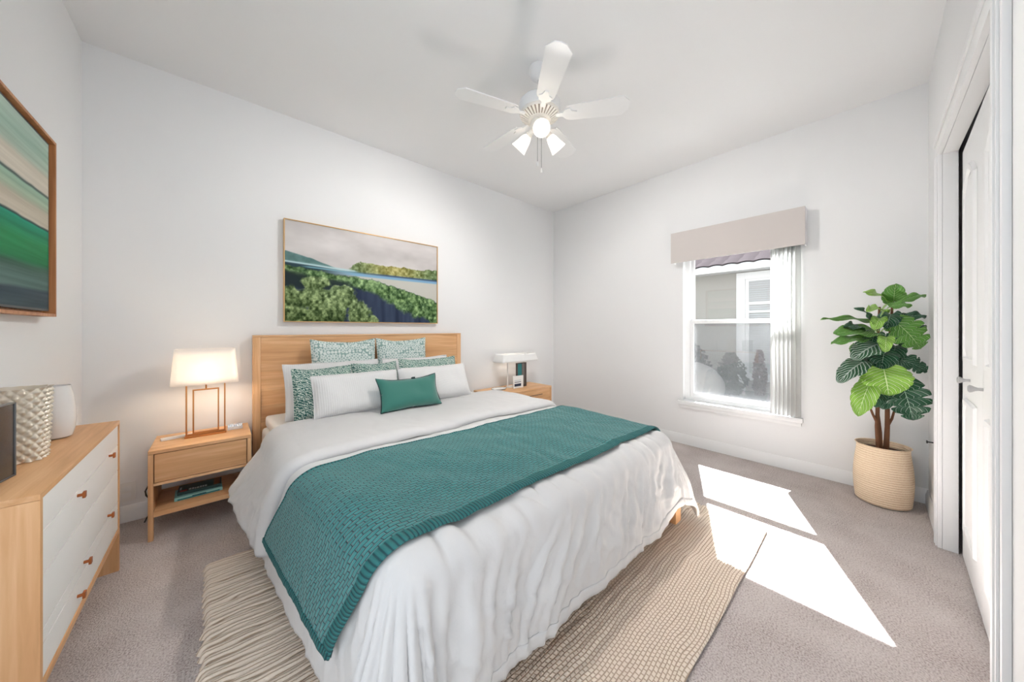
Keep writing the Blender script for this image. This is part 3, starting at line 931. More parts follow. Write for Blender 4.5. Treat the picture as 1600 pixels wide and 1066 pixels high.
for y0, y1, z0, z1 in ((AY0, AY0 + 0.012, AZ0, AZ1), (AY1 - 0.012, AY1, AZ0, AZ1), (AY0 + 0.012, AY1 - 0.012, AZ0, AZ0 + 0.012), (AY0 + 0.012, AY1 - 0.012, AZ1 - 0.012, AZ1)):
    m.box(AX, AX + 0.045, y0, y1, z0, z1, 0.002)
m.box(AX, AX + 0.012, AY0 + 0.012, AY1 - 0.012, AZ0 + 0.012, AZ1 - 0.012)
m.build('frame', M['oak_frame'], ar)
canvas('canvas', 60, 220, stripes(60, 220), lambda u, v: (AX + 0.034, AY0 + 0.045 + u * (AY1 - AY0 - 0.09), AZ0 + 0.03 + v * (AZ1 - AZ0 - 0.06)), ar)
bx(AX + 0.0125, AX + 0.0335, AY0 + 0.037, AY1 - 0.037, AZ0 + 0.022, AZ1 - 0.022).build('canvas_edge', M['black'], ar, smooth=False)

# =================================================================== CEILING FAN
FX, FY = 1.47, 1.38
fan = thing('ceiling_fan', 'white five bladed ceiling fan with three lit glass shades', 'ceiling fan', (FX, FY, H))
C0 = (FX, FY, 0)
MB().lathe([(0.0, 2.739), (0.062, 2.739), (0.064, 2.72), (0.052, 2.685), (0.026, 2.665), (0.012, 2.662)], C0, 36).build('canopy', M['fan_white'], fan)
MB().lathe([(0.011, 2.68), (0.011, 2.5400)], C0, 16).build('downrod', M['fan_white'], fan)
MB().lathe([(0.012, 2.5700), (0.03, 2.5600), (0.06, 2.5450), (0.112, 2.5350), (0.126, 2.5200), (0.127, 2.4750), (0.124, 2.4620), (0.118, 2.4580)], C0, 48).build('motor_housing', M['fan_white'], fan)
vb = MB().lathe([(0.118, 2.4585), (0.112, 2.4480), (0.062, 2.4220), (0.058, 2.4190)], C0, 48).build('vent_ring', M['fan_vent'], fan)
m = MB()
for k in range(30):
    a = 2 * PI * k / 30
    for s in (0,):
        d = Vector((math.cos(a), math.sin(a), 0)); t = Vector((-d.y, d.x, 0))
        P0 = Vector((FX, FY, 0)) + d * 0.068 + Vector((0, 0, 2.4225)); P1 = Vector((FX, FY, 0)) + d * 0.117 + Vector((0, 0, 2.4475))
        q = [P0 - t * 0.0042, P0 + t * 0.0042, P1 + t * 0.0075, P1 - t * 0.0075]
        lo = [m.bm.verts.new(p - Vector((0, 0, 0.004))) for p in q]; hi = [m.bm.verts.new(p + Vector((0, 0, 0.002))) for p in q]
        m.bm.faces.new(lo); m.bm.faces.new(hi[::-1])
        for i in range(4): m.bm.faces.new((lo[i], hi[i], hi[(i + 1) % 4], lo[(i + 1) % 4]))
m.lathe([(0.121, 2.4640), (0.122, 2.4540), (0.116, 2.4440), (0.112, 2.4480)], C0, 48)
m.lathe([(0.07, 2.4220), (0.068, 2.4160), (0.052, 2.4130), (0.050, 2.4200)], C0, 48)
m.build('vent_grille', M['fan_cream'], vb)
MB().lathe([(0.05, 2.4200), (0.052, 2.4050), (0.056, 2.3950), (0.056, 2.3750), (0.046, 2.3620), (0.02, 2.3560), (0.0005, 2.3540)], C0, 36).build('light_hub', M['fan_cream'], fan)
for k in range(5):
    a = math.radians(18 + 72 * k)
    R_ = Matrix.Translation(Vector((FX, FY, 2.4440))) @ Matrix.Rotation(a, 4, 'Z')
    pitch = Matrix.Rotation(math.radians(-11), 4, 'X')
    out = [(0.165, -0.046), (0.19, -0.053), (0.485, -0.066), (0.522, -0.030), (0.527, 0.0), (0.522, 0.030), (0.485, 0.066), (0.19, 0.053), (0.165, 0.046)]
    m = MB().prism(out, 2, -0.003, 0.003)
    b = m.xf(R_ @ pitch).build('blade', M['fan_white'], fan, angle=30)
    m = MB()
    m.prism([(0.10, -0.013), (0.14, -0.012), (0.158, -0.034), (0.185, -0.040), (0.196, -0.020), (0.225, -0.010), (0.225, 0.010), (0.196, 0.020), (0.185, 0.040), (0.158, 0.034), (0.14, 0.012), (0.10, 0.013)], 2, -0.010, -0.0035)
    m.xf(R_ @ pitch).build('blade_bracket', M['fan_white'], b)
LIGHTS = []
for k in range(3):
    a = math.radians(228 + 120 * k)
    d = Vector((math.cos(a), math.sin(a), 0))
    ax = (d * math.sin(math.radians(48)) + Vector((0, 0, -math.cos(math.radians(48))))).normalized()
    root = Vector((FX, FY, 2.3750)) + d * 0.045
    q = Vector((0, 0, 1)).rotation_difference(ax).to_matrix().to_4x4()
    T = Matrix.Translation(root) @ q
    arm = MB().lathe([(0.017, 0.0), (0.017, 0.028), (0.021, 0.032), (0.021, 0.044)], (0, 0, 0), 24).xf(T).build('lamp_holder', M['fan_cream'], fan)
    g = MB().lathe([(0.020, 0.0445), (0.026, 0.052), (0.033, 0.072), (0.038, 0.098), (0.046, 0.128), (0.050, 0.140)], (0, 0, 0), 32).xf(T).build('glass_shade', M['fan_glass'], fan)
    solidify(g, 0.003)
    MB().lathe([(0.010, 0.046), (0.011, 0.052), (0.017, 0.062), (0.019, 0.072), (0.016, 0.082), (0.008, 0.088), (0.0005, 0.089)], (0, 0, 0), 24).xf(T).build('bulb', M['bulb'], g)
    LIGHTS.append(root + ax * 0.106)
for dx, z1 in ((0.012, 2.0950), (-0.012, 2.1350)):
    p = Vector((FX + dx * 0.743, FY - dx * 0.669, 0))
    c = MB().tube([p + Vector((0, 0, 2.3600)), p + Vector((0, 0, z1 + 0.03))], 0.0016, 6).build('pull_chain', M['grey_rim'], fan)
    MB().lathe([(0.001, z1 + 0.034), (0.005, z1 + 0.028), (0.0075, z1 + 0.012), (0.006, z1 + 0.002), (0.0005, z1)], p, 14).build('chain_pull', M['plastic'], c)
for i, p in enumerate(LIGHTS):
    l = bpy.data.lights.new('fan_bulb_light', 'POINT')
    l.energy = 28; l.shadow_soft_size = 0.015; l.color = (1.0, 0.965, 0.93)
    o = bpy.data.objects.new('fan_bulb_light', l); COL.objects.link(o); o.location = p

# =================================================================== DRESSER
DX0, DX1, DY0, DY1, DZ = -0.556, -0.346, 1.462, 2.392, 0.704
dr = thing('dresser', 'oak framed dresser with white drawers and copper knobs along the left wall', 'dresser', ((DX0 + DX1) / 2, (DY0 + DY1) / 2, 0))
bx(DX0, DX1, DY0, DY1, DZ - 0.016, DZ, 0.0015).build('top', M['oak_y'], dr)
for y0 in (DY0, DY1 - 0.018):
    bx(DX0, DX1, y0, y0 + 0.018, 0.0, DZ - 0.0165, 0.0015).build('side_panel', M['oak_z'], dr)
ya, yb = DY0 + 0.0185, DY1 - 0.0185
bx(DX0, DX1, ya, yb, 0.178, 0.199, 0.0015).build('bottom_rail', M['oak_y'], dr)
bx(DX0, DX0 + 0.008, ya, yb, 0.20, DZ - 0.0165).build('back_panel', M['oak_y'], dr)
for z0, z1, gr, knobs in ((0.477, 0.685, 0.594, ((1.779, 0.580), (2.203, 0.590))), (0.292, 0.474, 0.33, ((2.182, 0.341), (1.85, 0.320))), (0.201, 0.289, None, ((1.779, 0.244),))):
    m = MB()
    if gr:
        m.box(DX1 - 0.06, DX1 - 0.003, ya + 0.002, yb - 0.002, z0, gr - 0.0015, 0.0012)
        m.box(DX1 - 0.06, DX1 - 0.003, ya + 0.002, yb - 0.002, gr + 0.0015, z1, 0.0012)
        m.box(DX1 - 0.06, DX1 - 0.0055, ya + 0.002, yb - 0.002, gr - 0.0015, gr + 0.0015)
    else:
        m.box(DX1 - 0.06, DX1 - 0.003, ya + 0.002, yb - 0.002, z0, z1, 0.0012)
    d = m.build('drawer', M['drawer_white'], dr)
    for ky, kz in knobs:
        k = MB()
        k.lathe([(0.005, 0), (0.005, 0.014)], (0, 0, 0), 14, Matrix.Rotation(PI / 2, 4, 'Y'), close=True)
        k.box(0.012, 0.019, -0.009, 0.009, -0.010, 0.010, 0.002)
        k.xf(Matrix.Translation(Vector((DX1 - 0.0035, ky, kz))))
        k.build('knob', M['copper'], d)

# things on the dresser
vz = MB().lathe([(0.0, 0.0), (0.032, 0.0), (0.040, 0.006), (0.047, 0.035), (0.050, 0.075), (0.0485, 0.12), (0.043, 0.17), (0.037, 0.200), (0.0365, 0.207), (0.034, 0.206), (0.034, 0.199), (0.040, 0.17), (0.044, 0.12), (0.042, 0.05), (0.03, 0.012), (0.0, 0.010)], (-0.477, 2.168, DZ + 0.001), 48)
tag(vz.build('vase', M['ceramic'], loc=(-0.477, 2.168, DZ)), 'smooth glossy white ceramic vase at the far side of the dresser top', 'vase')
def braid(r, z, a):
    # rounded square plan with woven knots
    c, s = abs(math.cos(a)), abs(math.sin(a))
    sq = (c ** 4 + s ** 4) ** -0.25
    k = 16.0
    kn = abs(math.sin(a * k / 2 + z * 105)) * abs(math.sin(a * k / 2 - z * 105))
    return r * sq * 1.0 + (0.0105 * kn if r > 0.02 and braid.on else 0)
braid.on = True
bv = MB()
prof = [(0.049 + 0.008 * (i / 96.0), 0.001 + 0.236 * i / 96.0) for i in range(97)]
bv.lathe(prof, (-0.488, 1.880, DZ + 0.001), 180, fn=braid)
braid.on = False
bv.lathe([(0.057, 0.237), (0.053, 0.2375), (0.050, 0.20), (0.042, 0.02), (0.0, 0.012)], (-0.488, 1.880, DZ + 0.001), 60, fn=braid)
bv.lathe([(0.0, 0.0005), (0.049, 0.001)], (-0.488, 1.880, DZ + 0.001), 60, fn=braid)
tag(bv.build('braided_vase', M['braid'], loc=(-0.488, 1.880, DZ), angle=80), 'silvery beige knotted woven vase on the dresser, in front of the smooth white one', 'vase')
fr = thing('photo_frame', 'dark glossy upright panel in slim grey rim at the near end of the dresser', 'frame', (-0.46, 1.63, DZ))
T = Matrix.Translation(Vector((-0.462, 1.615, DZ + 0.001))) @ Matrix.Rotation(math.radians(-9), 4, 'Z')
bx(-0.006, 0.004, -0.080, 0.080, 0.004, 0.212, 0.001).xf(T).build('panel', M['black_glass'], fr)
m = MB()
m.box(-0.008, 0.006, 0.0802, 0.084, 0, 0.216, 0.001); m.box(-0.008, 0.006, -0.084, -0.0802, 0, 0.216, 0.001)
m.box(-0.008, 0.006, -0.080, 0.080, 0, 0.0038, 0.001); m.box(-0.008, 0.006, -0.080, 0.080, 0.2122, 0.216, 0.001)
m.xf(T).build('rim', M['grey_rim'], fr)
m = MB(); m.box(-0.05, -0.009, -0.03, 0.03, 0, 0.004); m.xf(T).build('stand', M['black'], fr)

# =================================================================== NIGHTSTANDS
NYF = 2.584
nl = thing('nightstand', 'oak nightstand with one drawer and open shelf, left of the bed', 'nightstand', (-0.062, 2.76, 0))
x0, x1, yk, zt = -0.278, 0.154, 2.932, 0.482
bx(x0, x1, NYF, yk, zt - 0.018, zt, 0.0015).build('top', M['oak_x'], nl)
for xa in (x0, x1 - 0.02):
    bx(xa, xa + 0.02, NYF, yk, 0.122, zt - 0.0185, 0.0015).build('side_panel', M['oak_z'], nl)
    bx(xa, xa + 0.02, NYF, NYF + 0.03, 0, 0.1215, 0.0015).build('leg', M['oak_z'], nl)
    bx(xa, xa + 0.02, yk - 0.03, yk, 0, 0.1215, 0.0015).build('leg', M['oak_z'], nl)
xa, xb = x0 + 0.0205, x1 - 0.0205
bx(xa, xb, NYF, yk, 0.292, 0.306, 0.0015).build('rail', M['oak_x'], nl)
bx(xa, xb, NYF, yk, 0.125, 0.150, 0.0015).build('shelf', M['oak_x'], nl)
bx(xa + 0.003, xb - 0.003, NYF + 0.004, yk - 0.02, 0.3095, zt - 0.022, 0.001).build('drawer', M['oak_x'], nl)
bx(xa, xb, yk - 0.012, yk, 0.3065, zt - 0.0185).build('back_panel', M['oak_x'], nl)

nr = thing('nightstand', 'wide oak nightstand half hidden behind the far side of the bed', 'nightstand', (2.50, 2.75, 0))
x0, x1, yk, zt, yf = 2.075, 2.935, 2.932, 0.465, 2.56
bx(x0, x1, yf, yk, zt - 0.018, zt, 0.0015).build('top', M['oak_x'], nr)
for xa in (x0, x1 - 0.02):
    bx(xa, xa + 0.02, yf, yk, 0.122, zt - 0.0185, 0.0015).build('side_panel', M['oak_z'], nr)
    bx(xa, xa + 0.02, yf, yf + 0.03, 0, 0.1215, 0.0015).build('leg', M['oak_z'], nr)
    bx(xa, xa + 0.02, yk - 0.03, yk, 0, 0.1215, 0.0015).build('leg', M['oak_z'], nr)
xa, xb = x0 + 0.0205, x1 - 0.0205
bx(xa, xb, yf, yk, 0.125, 0.150, 0.0015).build('shelf', M['oak_x'], nr)
d = bx(xa + 0.003, xb - 0.003, yf + 0.004, yk - 0.02, 0.26, zt - 0.022, 0.001).build('drawer', M['oak_x'], nr)
bx(2.44, 2.78, yf + 0.001, yf + 0.0038, 0.383, 0.389).build('pull_slot_shade', M['dark'], d)  # flat dark strip on the drawer; the slot's shade is in its colour
bx(xa, xb, yk - 0.012, yk, 0.1505, zt - 0.0185).build('back_panel', M['oak_x'], nr)

# =================================================================== TABLE LAMPS
def rect_frame(m, x0, x1, z0, z1, y0, y1, t):
    m.box(x0, x0 + t, y0, y1, z0, z1, 0.001)
    m.box(x1 - t, x1, y0, y1, z0, z1, 0.001)
    m.box(x0 + t, x1 - t, y0, y1, z1 - t, z1, 0.001)
    m.box(x0 + t, x1 - t, y0, y1, z0, z0 + t, 0.001)
def soft_rect(hx, hy, r, n=6):
    pts = []
    for cx_, cy_, a0 in ((hx - r, hy - r, 0), (-hx + r, hy - r, 90), (-hx + r, -hy + r, 180), (hx - r, -hy + r, 270)):
        for i in range(n + 1):
            a = math.radians(a0 + 90 * i / n)
            pts.append((cx_ + r * math.cos(a), cy_ + r * math.sin(a)))
    return pts
def loft(m, rings):
    R_ = [[m.bm.verts.new(p) for p in r] for r in rings]
    for a_, b_ in zip(R_, R_[1:]):
        for i in range(len(a_)):
            m.bm.faces.new((a_[i], a_[(i + 1) % len(a_)], b_[(i + 1) % len(a_)], b_[i]))
def table_lamp(cx_, cy_, z0, wb, hb, s0, s1, zs0, zs1, dep, label, metal, watts, inner=True, cloth='lamp_shade'):
    t = thing('table_lamp', label, 'lamp', (cx_, cy_, z0))
    m = MB()
    m.box(cx_ - wb / 2 - 0.004, cx_ + wb / 2 + 0.004, cy_ - 0.028, cy_ + 0.028, z0 + 0.0005, z0 + 0.012, 0.002)
    m.build('base', metal, t)
    m = MB(); rect_frame(m, cx_ - wb / 2, cx_ + wb / 2, z0 + 0.0125, z0 + hb, cy_ - 0.012, cy_ + 0.012, 0.007)
    m.build('outer_frame', metal, t)
    if inner:
        m = MB(); rect_frame(m, cx_ - wb / 2 + 0.030, cx_ + wb / 2 - 0.030, z0 + 0.0125 + 0.0075, z0 + hb - 0.034, cy_ - 0.010, cy_ + 0.010, 0.007)
        m.build('inner_frame', metal, t)
        MB().tube([(cx_, cy_, z0 + hb - 0.035), (cx_, cy_, z0 + hb - 0.006)], 0.004, 10).build('stem', metal, t)
    MB().tube([(cx_, cy_, z0 + hb), (cx_, cy_, zs0 + (zs1 - zs0) * 0.35)], 0.010, 14).build('socket', metal, t)
    zb = zs0 + (zs1 - zs0) * 0.55
    MB().lathe([(0.0005, zb - 0.035), (0.014, zb - 0.03), (0.026, zb), (0.02, zb + 0.02), (0.0005, zb + 0.028)], (cx_, cy_, 0), 20).build('bulb', M['bulb'], t)
    m = MB()
    rings = []
    for k in range(7):
        u = k / 6
        hx = (s0 + (s1 - s0) * u) / 2; hy = (dep + (dep * s1 / s0 - dep) * u) / 2
        rings.append([(cx_ + x, cy_ + y, zs0 + (zs1 - zs0) * u) for x, y in soft_rect(hx, hy, 0.03)])
    loft(m, rings)
    s = m.build('lamp_shade', M[cloth], t); solidify(s, 0.002)
    l = bpy.data.lights.new('table_lamp_light', 'POINT'); l.energy = watts; l.color = (1.0, 0.80, 0.58); l.shadow_soft_size = 0.04
    o = bpy.data.objects.new('table_lamp_light', l); COL.objects.link(o); o.location = (cx_, cy_, zb - 0.050)
    return t
table_lamp(-0.055, 2.765, 0.482, 0.180, 0.320, 0.305, 0.272, 0.803, 1.015, 0.17,
           'lit table lamp with white shade on nested copper frames, on the near nightstand', M['brass'], 2.4)
table_lamp(2.578, 2.795, 0.465, 0.262, 0.290, 0.57, 0.50, 0.762, 0.85, 0.20,
           'white shaded lamp on open pale frame, on the far nightstand by the corner', M['plastic'], 2.4 * 0.15, inner=False, cloth='far_shade')

# small things on the near nightstand
m = MB()
m.prism([(-0.075, -0.016), (0.075, -0.009), (0.075, 0.009), (-0.075, 0.016)], 2, 0, 0.012)
m.xf(Matrix.Translation(Vector((-0.175, 2.80, 0.483))) @ Matrix.Rotation(math.radians(12), 4, 'Z'))
tag(m.build('handset', M['plastic'], loc=(-0.175, 2.80, 0.483)), 'slim white handset lying left of the copper lamp on the nightstand', 'handset')
cb = thing('trinket_box', 'small white box with silvery crystal lid right of the copper lamp', 'box', (0.082, 2.80, 0.4825))
bx(0.045, 0.120, 2.78, 2.825, 0.4830, 0.503, 0.003).build('box_body', M['plastic'], cb)
m = MB()
q = random.Random(4)
for i in range(7):
    for j in range(4):
        x, y = 0.0505 + i * 0.0107, 2.7855 + j * 0.0115
        zz = 0.5035 + 0.010 + 0.006 * q.random()
        b = [m.bm.verts.new((x + a, y + c, 0.5035)) for a, c in ((-.005, -.005), (.005, -.005), (.005, .005), (-.005, .005))]
        tp = m.bm.verts.new((x + q.uniform(-.003, .003), y + q.uniform(-.003, .003), zz))
        m.bm.faces.new(b[::-1])
        for k in range(4): m.bm.faces.new((b[k], b[(k + 1) % 4], tp))
m.build('crystal_lid', M['crystal'], cb, smooth=False)

# books on the near nightstand's shelf
def book(name, w, d, t, mtx, cover, label, spine_bits=(), group='books'):
    b = thing(name, label, 'book', mtx.translation, group)
    loc = mtx.translation
    m = MB()
    m.box(-w / 2, w / 2, -d / 2, d / 2, 0, 0.0025, 0.0006); m.box(-w / 2, w / 2, -d / 2, d / 2, t - 0.0025, t, 0.0006)
    m.box(-w / 2, w / 2, -d / 2, -d / 2 + 0.0025, 0.0026, t - 0.0026)
    m.xf(mtx).build('cover', cover, b)
    bx(-w / 2 + 0.003, w / 2 - 0.003, -d / 2 + 0.0027, d / 2 - 0.003, 0.0026, t - 0.0026).xf(mtx).build('page_block', M['plastic'], b, smooth=False)
    for (u0, u1, v0, v1, where, mt) in spine_bits:
        m = MB()
        if where == 'spine': m.box(u0, u1, -d / 2 - 0.0006, -d / 2 - 0.0001, v0, v1)
        else: m.box(u0, u1, v0, v1, t + 0.0001, t + 0.0006)
        m.xf(mtx).build('cover_print', mt, b, smooth=False)
    return b
c_aqua = plain('aqua_cover', lin(150, 206, 200), 0.5); c_teal = plain('deep_green_cover', lin(26, 66, 62), 0.4)
c_ltxt = plain('pale_print', lin(196, 208, 210), 0.6); c_red = plain('coral_print', lin(190, 70, 72), 0.6); c_navy = plain('navy_print', lin(30, 44, 70), 0.6)
c_dkteal = plain('teal_print', lin(40, 120, 122), 0.6); c_brown = plain('brown_print', lin(130, 92, 66), 0.6)
Tb = Matrix.Translation(Vector((-0.085, 2.735, 0.151))) @ Matrix.Rotation(math.radians(2), 4, 'Z')
book('book', 0.205, 0.13, 0.019, Tb, c_aqua, 'aqua spined book at the bottom of the pile on the nightstand shelf',
     [(-0.09, 0.09, 0.002, 0.008, 'spine', c_dkteal), (-0.03, 0.03, 0.0085, 0.0125, 'spine', c_navy)], 'books on the nightstand shelf')
Tb = Matrix.Translation(Vector((-0.08, 2.75, 0.1712))) @ Matrix.Rotation(math.radians(-1), 4, 'Z')
q = random.Random(2)
bits = [(-0.085, -0.055, -0.05, -0.03, 'top', c_red), (0.06, 0.088, -0.05, 0.05, 'top', c_brown)]
xx = -0.048
for wl in (0.014, 0.011, 0.009, 0.013, 0.012, 0.010, 0.012):
    bits.append((xx, xx + wl - 0.003, -0.046, -0.026 + 0.006 * q.random(), 'top', c_ltxt)); xx += wl
bits.append((-0.088, -0.080, -0.02, 0.02, 'top', c_ltxt))
book('book', 0.19, 0.12, 0.016, Tb, c_teal, 'dark green book with pale lettering lying on top of the aqua one', bits, 'books on the nightstand shelf')

# things on the far nightstand
tr = MB().lathe([(0.0, 0.0), (0.07, 0.0), (0.085, 0.006), (0.092, 0.014), (0.089, 0.0145), (0.08, 0.008), (0.0, 0.004)], (0, 0, 0), 40, Matrix.Diagonal((1.0, 0.72, 1.0, 1.0)))
tr.xf(Matrix.Translation(Vector((2.30, 2.77, 0.466))))
trt = thing('trinket_dish', 'shallow white dish with dark rim left of the far lamp', 'dish', (2.30, 2.77, 0.466))
tr.build('dish', M['plastic'], trt)
MB().lathe([(0.0905, 0.0148), (0.0935, 0.0165), (0.0945, 0.0150), (0.0925, 0.0130)], (0, 0, 0), 40, Matrix.Diagonal((1.0, 0.72, 1.0, 1.0))).xf(Matrix.Translation(Vector((2.30, 2.77, 0.466)))).build('dish_rim', M['black'], trt)
bk = thing('upright_book', 'upright white card with navy bands and teal picture under the far lamp', 'card', (2.55, 2.715, 0.466))
def bpl(x0, x1, z0, z1, mt, name, par, y=2.700, e=0.0005):
    return bx(x0, x1, y - e, y, z0, z1).build(name, mt, par, smooth=False)
cov = bx(2.456, 2.606, 2.7005, 2.712, 0.467, 0.605, 0.001).build('front_cover', M['plastic'], bk)
for z0, z1, mt in ((0.487, 0.517, c_navy), (0.531, 0.538, c_navy), (0.550, 0.558, c_ltxt)):
    bpl(2.468, 2.570, z0, z1, mt, 'cover_band', cov)
pf = thing('picture_frame', 'dark framed teal picture standing behind the white card under the far lamp', 'picture', (2.60, 2.745, 0.466))
bx(2.535, 2.695, 2.738, 2.752, 0.4665, 0.745, 0.002).build('frame_board', plain('dark_brown_frame', lin(70, 60, 56), 0.5), pf)
m = MB()
m.box(2.555, 2.615, 2.7365, 2.7378, 0.60, 0.735); m.build('teal_print', c_dkteal, pf, smooth=False)
bx(2.545, 2.575, 2.7365, 2.7378, 0.60, 0.745).build('pale_print', c_ltxt, pf, smooth=False) if False else None
bx(2.620, 2.660, 2.7365, 2.7378, 0.49, 0.735).build('grey_print', plain('grey_print', lin(110, 104, 100), 0.6), pf, smooth=False)

# wall outlet with a plugged-in adapter, beside the near nightstand
ot = thing('wall_outlet', 'small white outlet plate low on the wall between dresser and nightstand', 'outlet', (-0.40, YN - 0.001, 0.13))
bx(-0.435, -0.365, YN - 0.007, YN - 0.0005, 0.12, 0.23, 0.002).build('plate', M['plastic'], ot)
for z in (0.155, 0.195):
    bx(-0.417, -0.383, YN - 0.009, YN - 0.0072, z - 0.014, z + 0.014, 0.001).build('socket', M['trim'], ot)
cd = MB()
cd.tube([(-0.30 + 0.02 * math.sin(i * 0.9), 2.90 - 0.004 * i, 0.30 - 0.0245 * i) for i in range(13)], 0.004, 8)
tag(cd.build('power_cord', M['black'], loc=(-0.30, 2.90, 0.008)), 'thin dark cord hanging down behind the near nightstand', 'cord')

# =================================================================== RUG
RX0, RX1, RY0, RY1 = -0.05, 2.29, 0.40, 2.115
NR = 46
def rug_fn(u, v):
    y = RY0 + v * (RY1 - RY0)
    row = v * NR
    f = row - math.floor(row)
    bump = math.sqrt(max(0.0, 1 - (2 * f - 1) ** 2))
    ed = 0.024 * (1 - bump) + 0.014 * nz(math.floor(row) * 1.7, 3.1)
    wob = 0.010 * nz(v * 9, 5.5)
    xa, xb = RX0 + ed + wob, RX1 - ed + wob
    x = xa + u * (xb - xa)
    dist = min(x - xa, xb - x)
    edge = sst(-0.002, 0.016, dist)
    soft = 0.22 + 0.78 * sst(0.35, 0.0, dist)      # plump loops at the ends, flatter weave inside
    return (x, y + 0.008 * nz(x * 2.2, y * 2.5), 0.002 + (0.010 + 0.017 * bump * soft + 0.003 * nz(x * 9, y * 30)) * edge)
m = MB()
m.grid(220, NR * 7, rug_fn, lambda u, v: (u * (RX1 - RX0), v * (RY1 - RY0)))
tag(m.build('area_rug', M['rug'], loc=(1.12, 1.26, 0.0), angle=180), 'chunky beige woven rug on the carpet under the bed', 'rug')

# =================================================================== BED
bed = thing('bed', 'oak bed with plank headboard and block feet against the back wall', 'bed', (1.03, 1.85, 0))
HX0, HX1, HY0, HY1, HZ = 0.178, 1.876, 2.880, 2.938, 1.092
hb = bx(HX0 + 0.045, HX1 - 0.045, HY0 + 0.006, HY1, 0.12, HZ - 0.0125, 0.002).build('headboard', M['oak_plank'], bed)
for xa in (HX0, HX1 - 0.0445):
    bx(xa, xa + 0.0445, HY0, HY1, 0.0, HZ - 0.0125, 0.004).build('post', M['oak_z'], hb)
bx(HX0, HX1, HY0 - 0.001, HY1, HZ - 0.012, HZ, 0.003).build('top_rail', M['oak_x'], hb)
for xa in (0.262, 1.815):
    bx(xa, xa + 0.03, 0.83, HY0 - 0.001, 0.07, 0.17, 0.003).build('side_rail', M['oak_y'], bed)
bx(0.262, 1.975, 0.80, 0.829, 0.065, 0.17, 0.003).build('foot_rail', M['oak_x'], bed)
for xa in (0.25, 1.925):
    bx(xa, xa + 0.075, 0.752, 0.7995, 0.024, 0.150, 0.008).build('leg', M['oak_z'], bed)

mt = thing('mattress', 'white mattress with fitted sheet on the bed, bare by the headboard', 'mattress', (1.05, 1.84, 0.172))
bx(0.226, 1.862, 0.835, 2.872, 0.172, 0.448, 0.045, 5).build('mattress_body', M['sheet'], mt)
bx(0.246, 1.852, 0.86, 2.872, 0.4485, 0.528, 0.035, 5).build('mattress_topper', M['sheet'], mt)

# the bedding narrows a little towards the foot on its left side
def taper(x, y):
    return 0.105 * max(0.0, 1.75 - y) * min(1.0, max(0.0, (1.95 - x) / 1.65))
for o in list(bed.children) + list(mt.children):
    r0 = o.parent.location
    if o.name.split('.')[0] in ('side_rail', 'foot_rail', 'leg', 'mattress_body', 'mattress_topper'):
        for v in o.data.vertices:
            v.co.x += taper(v.co.x + r0.x, v.co.y + r0.y)

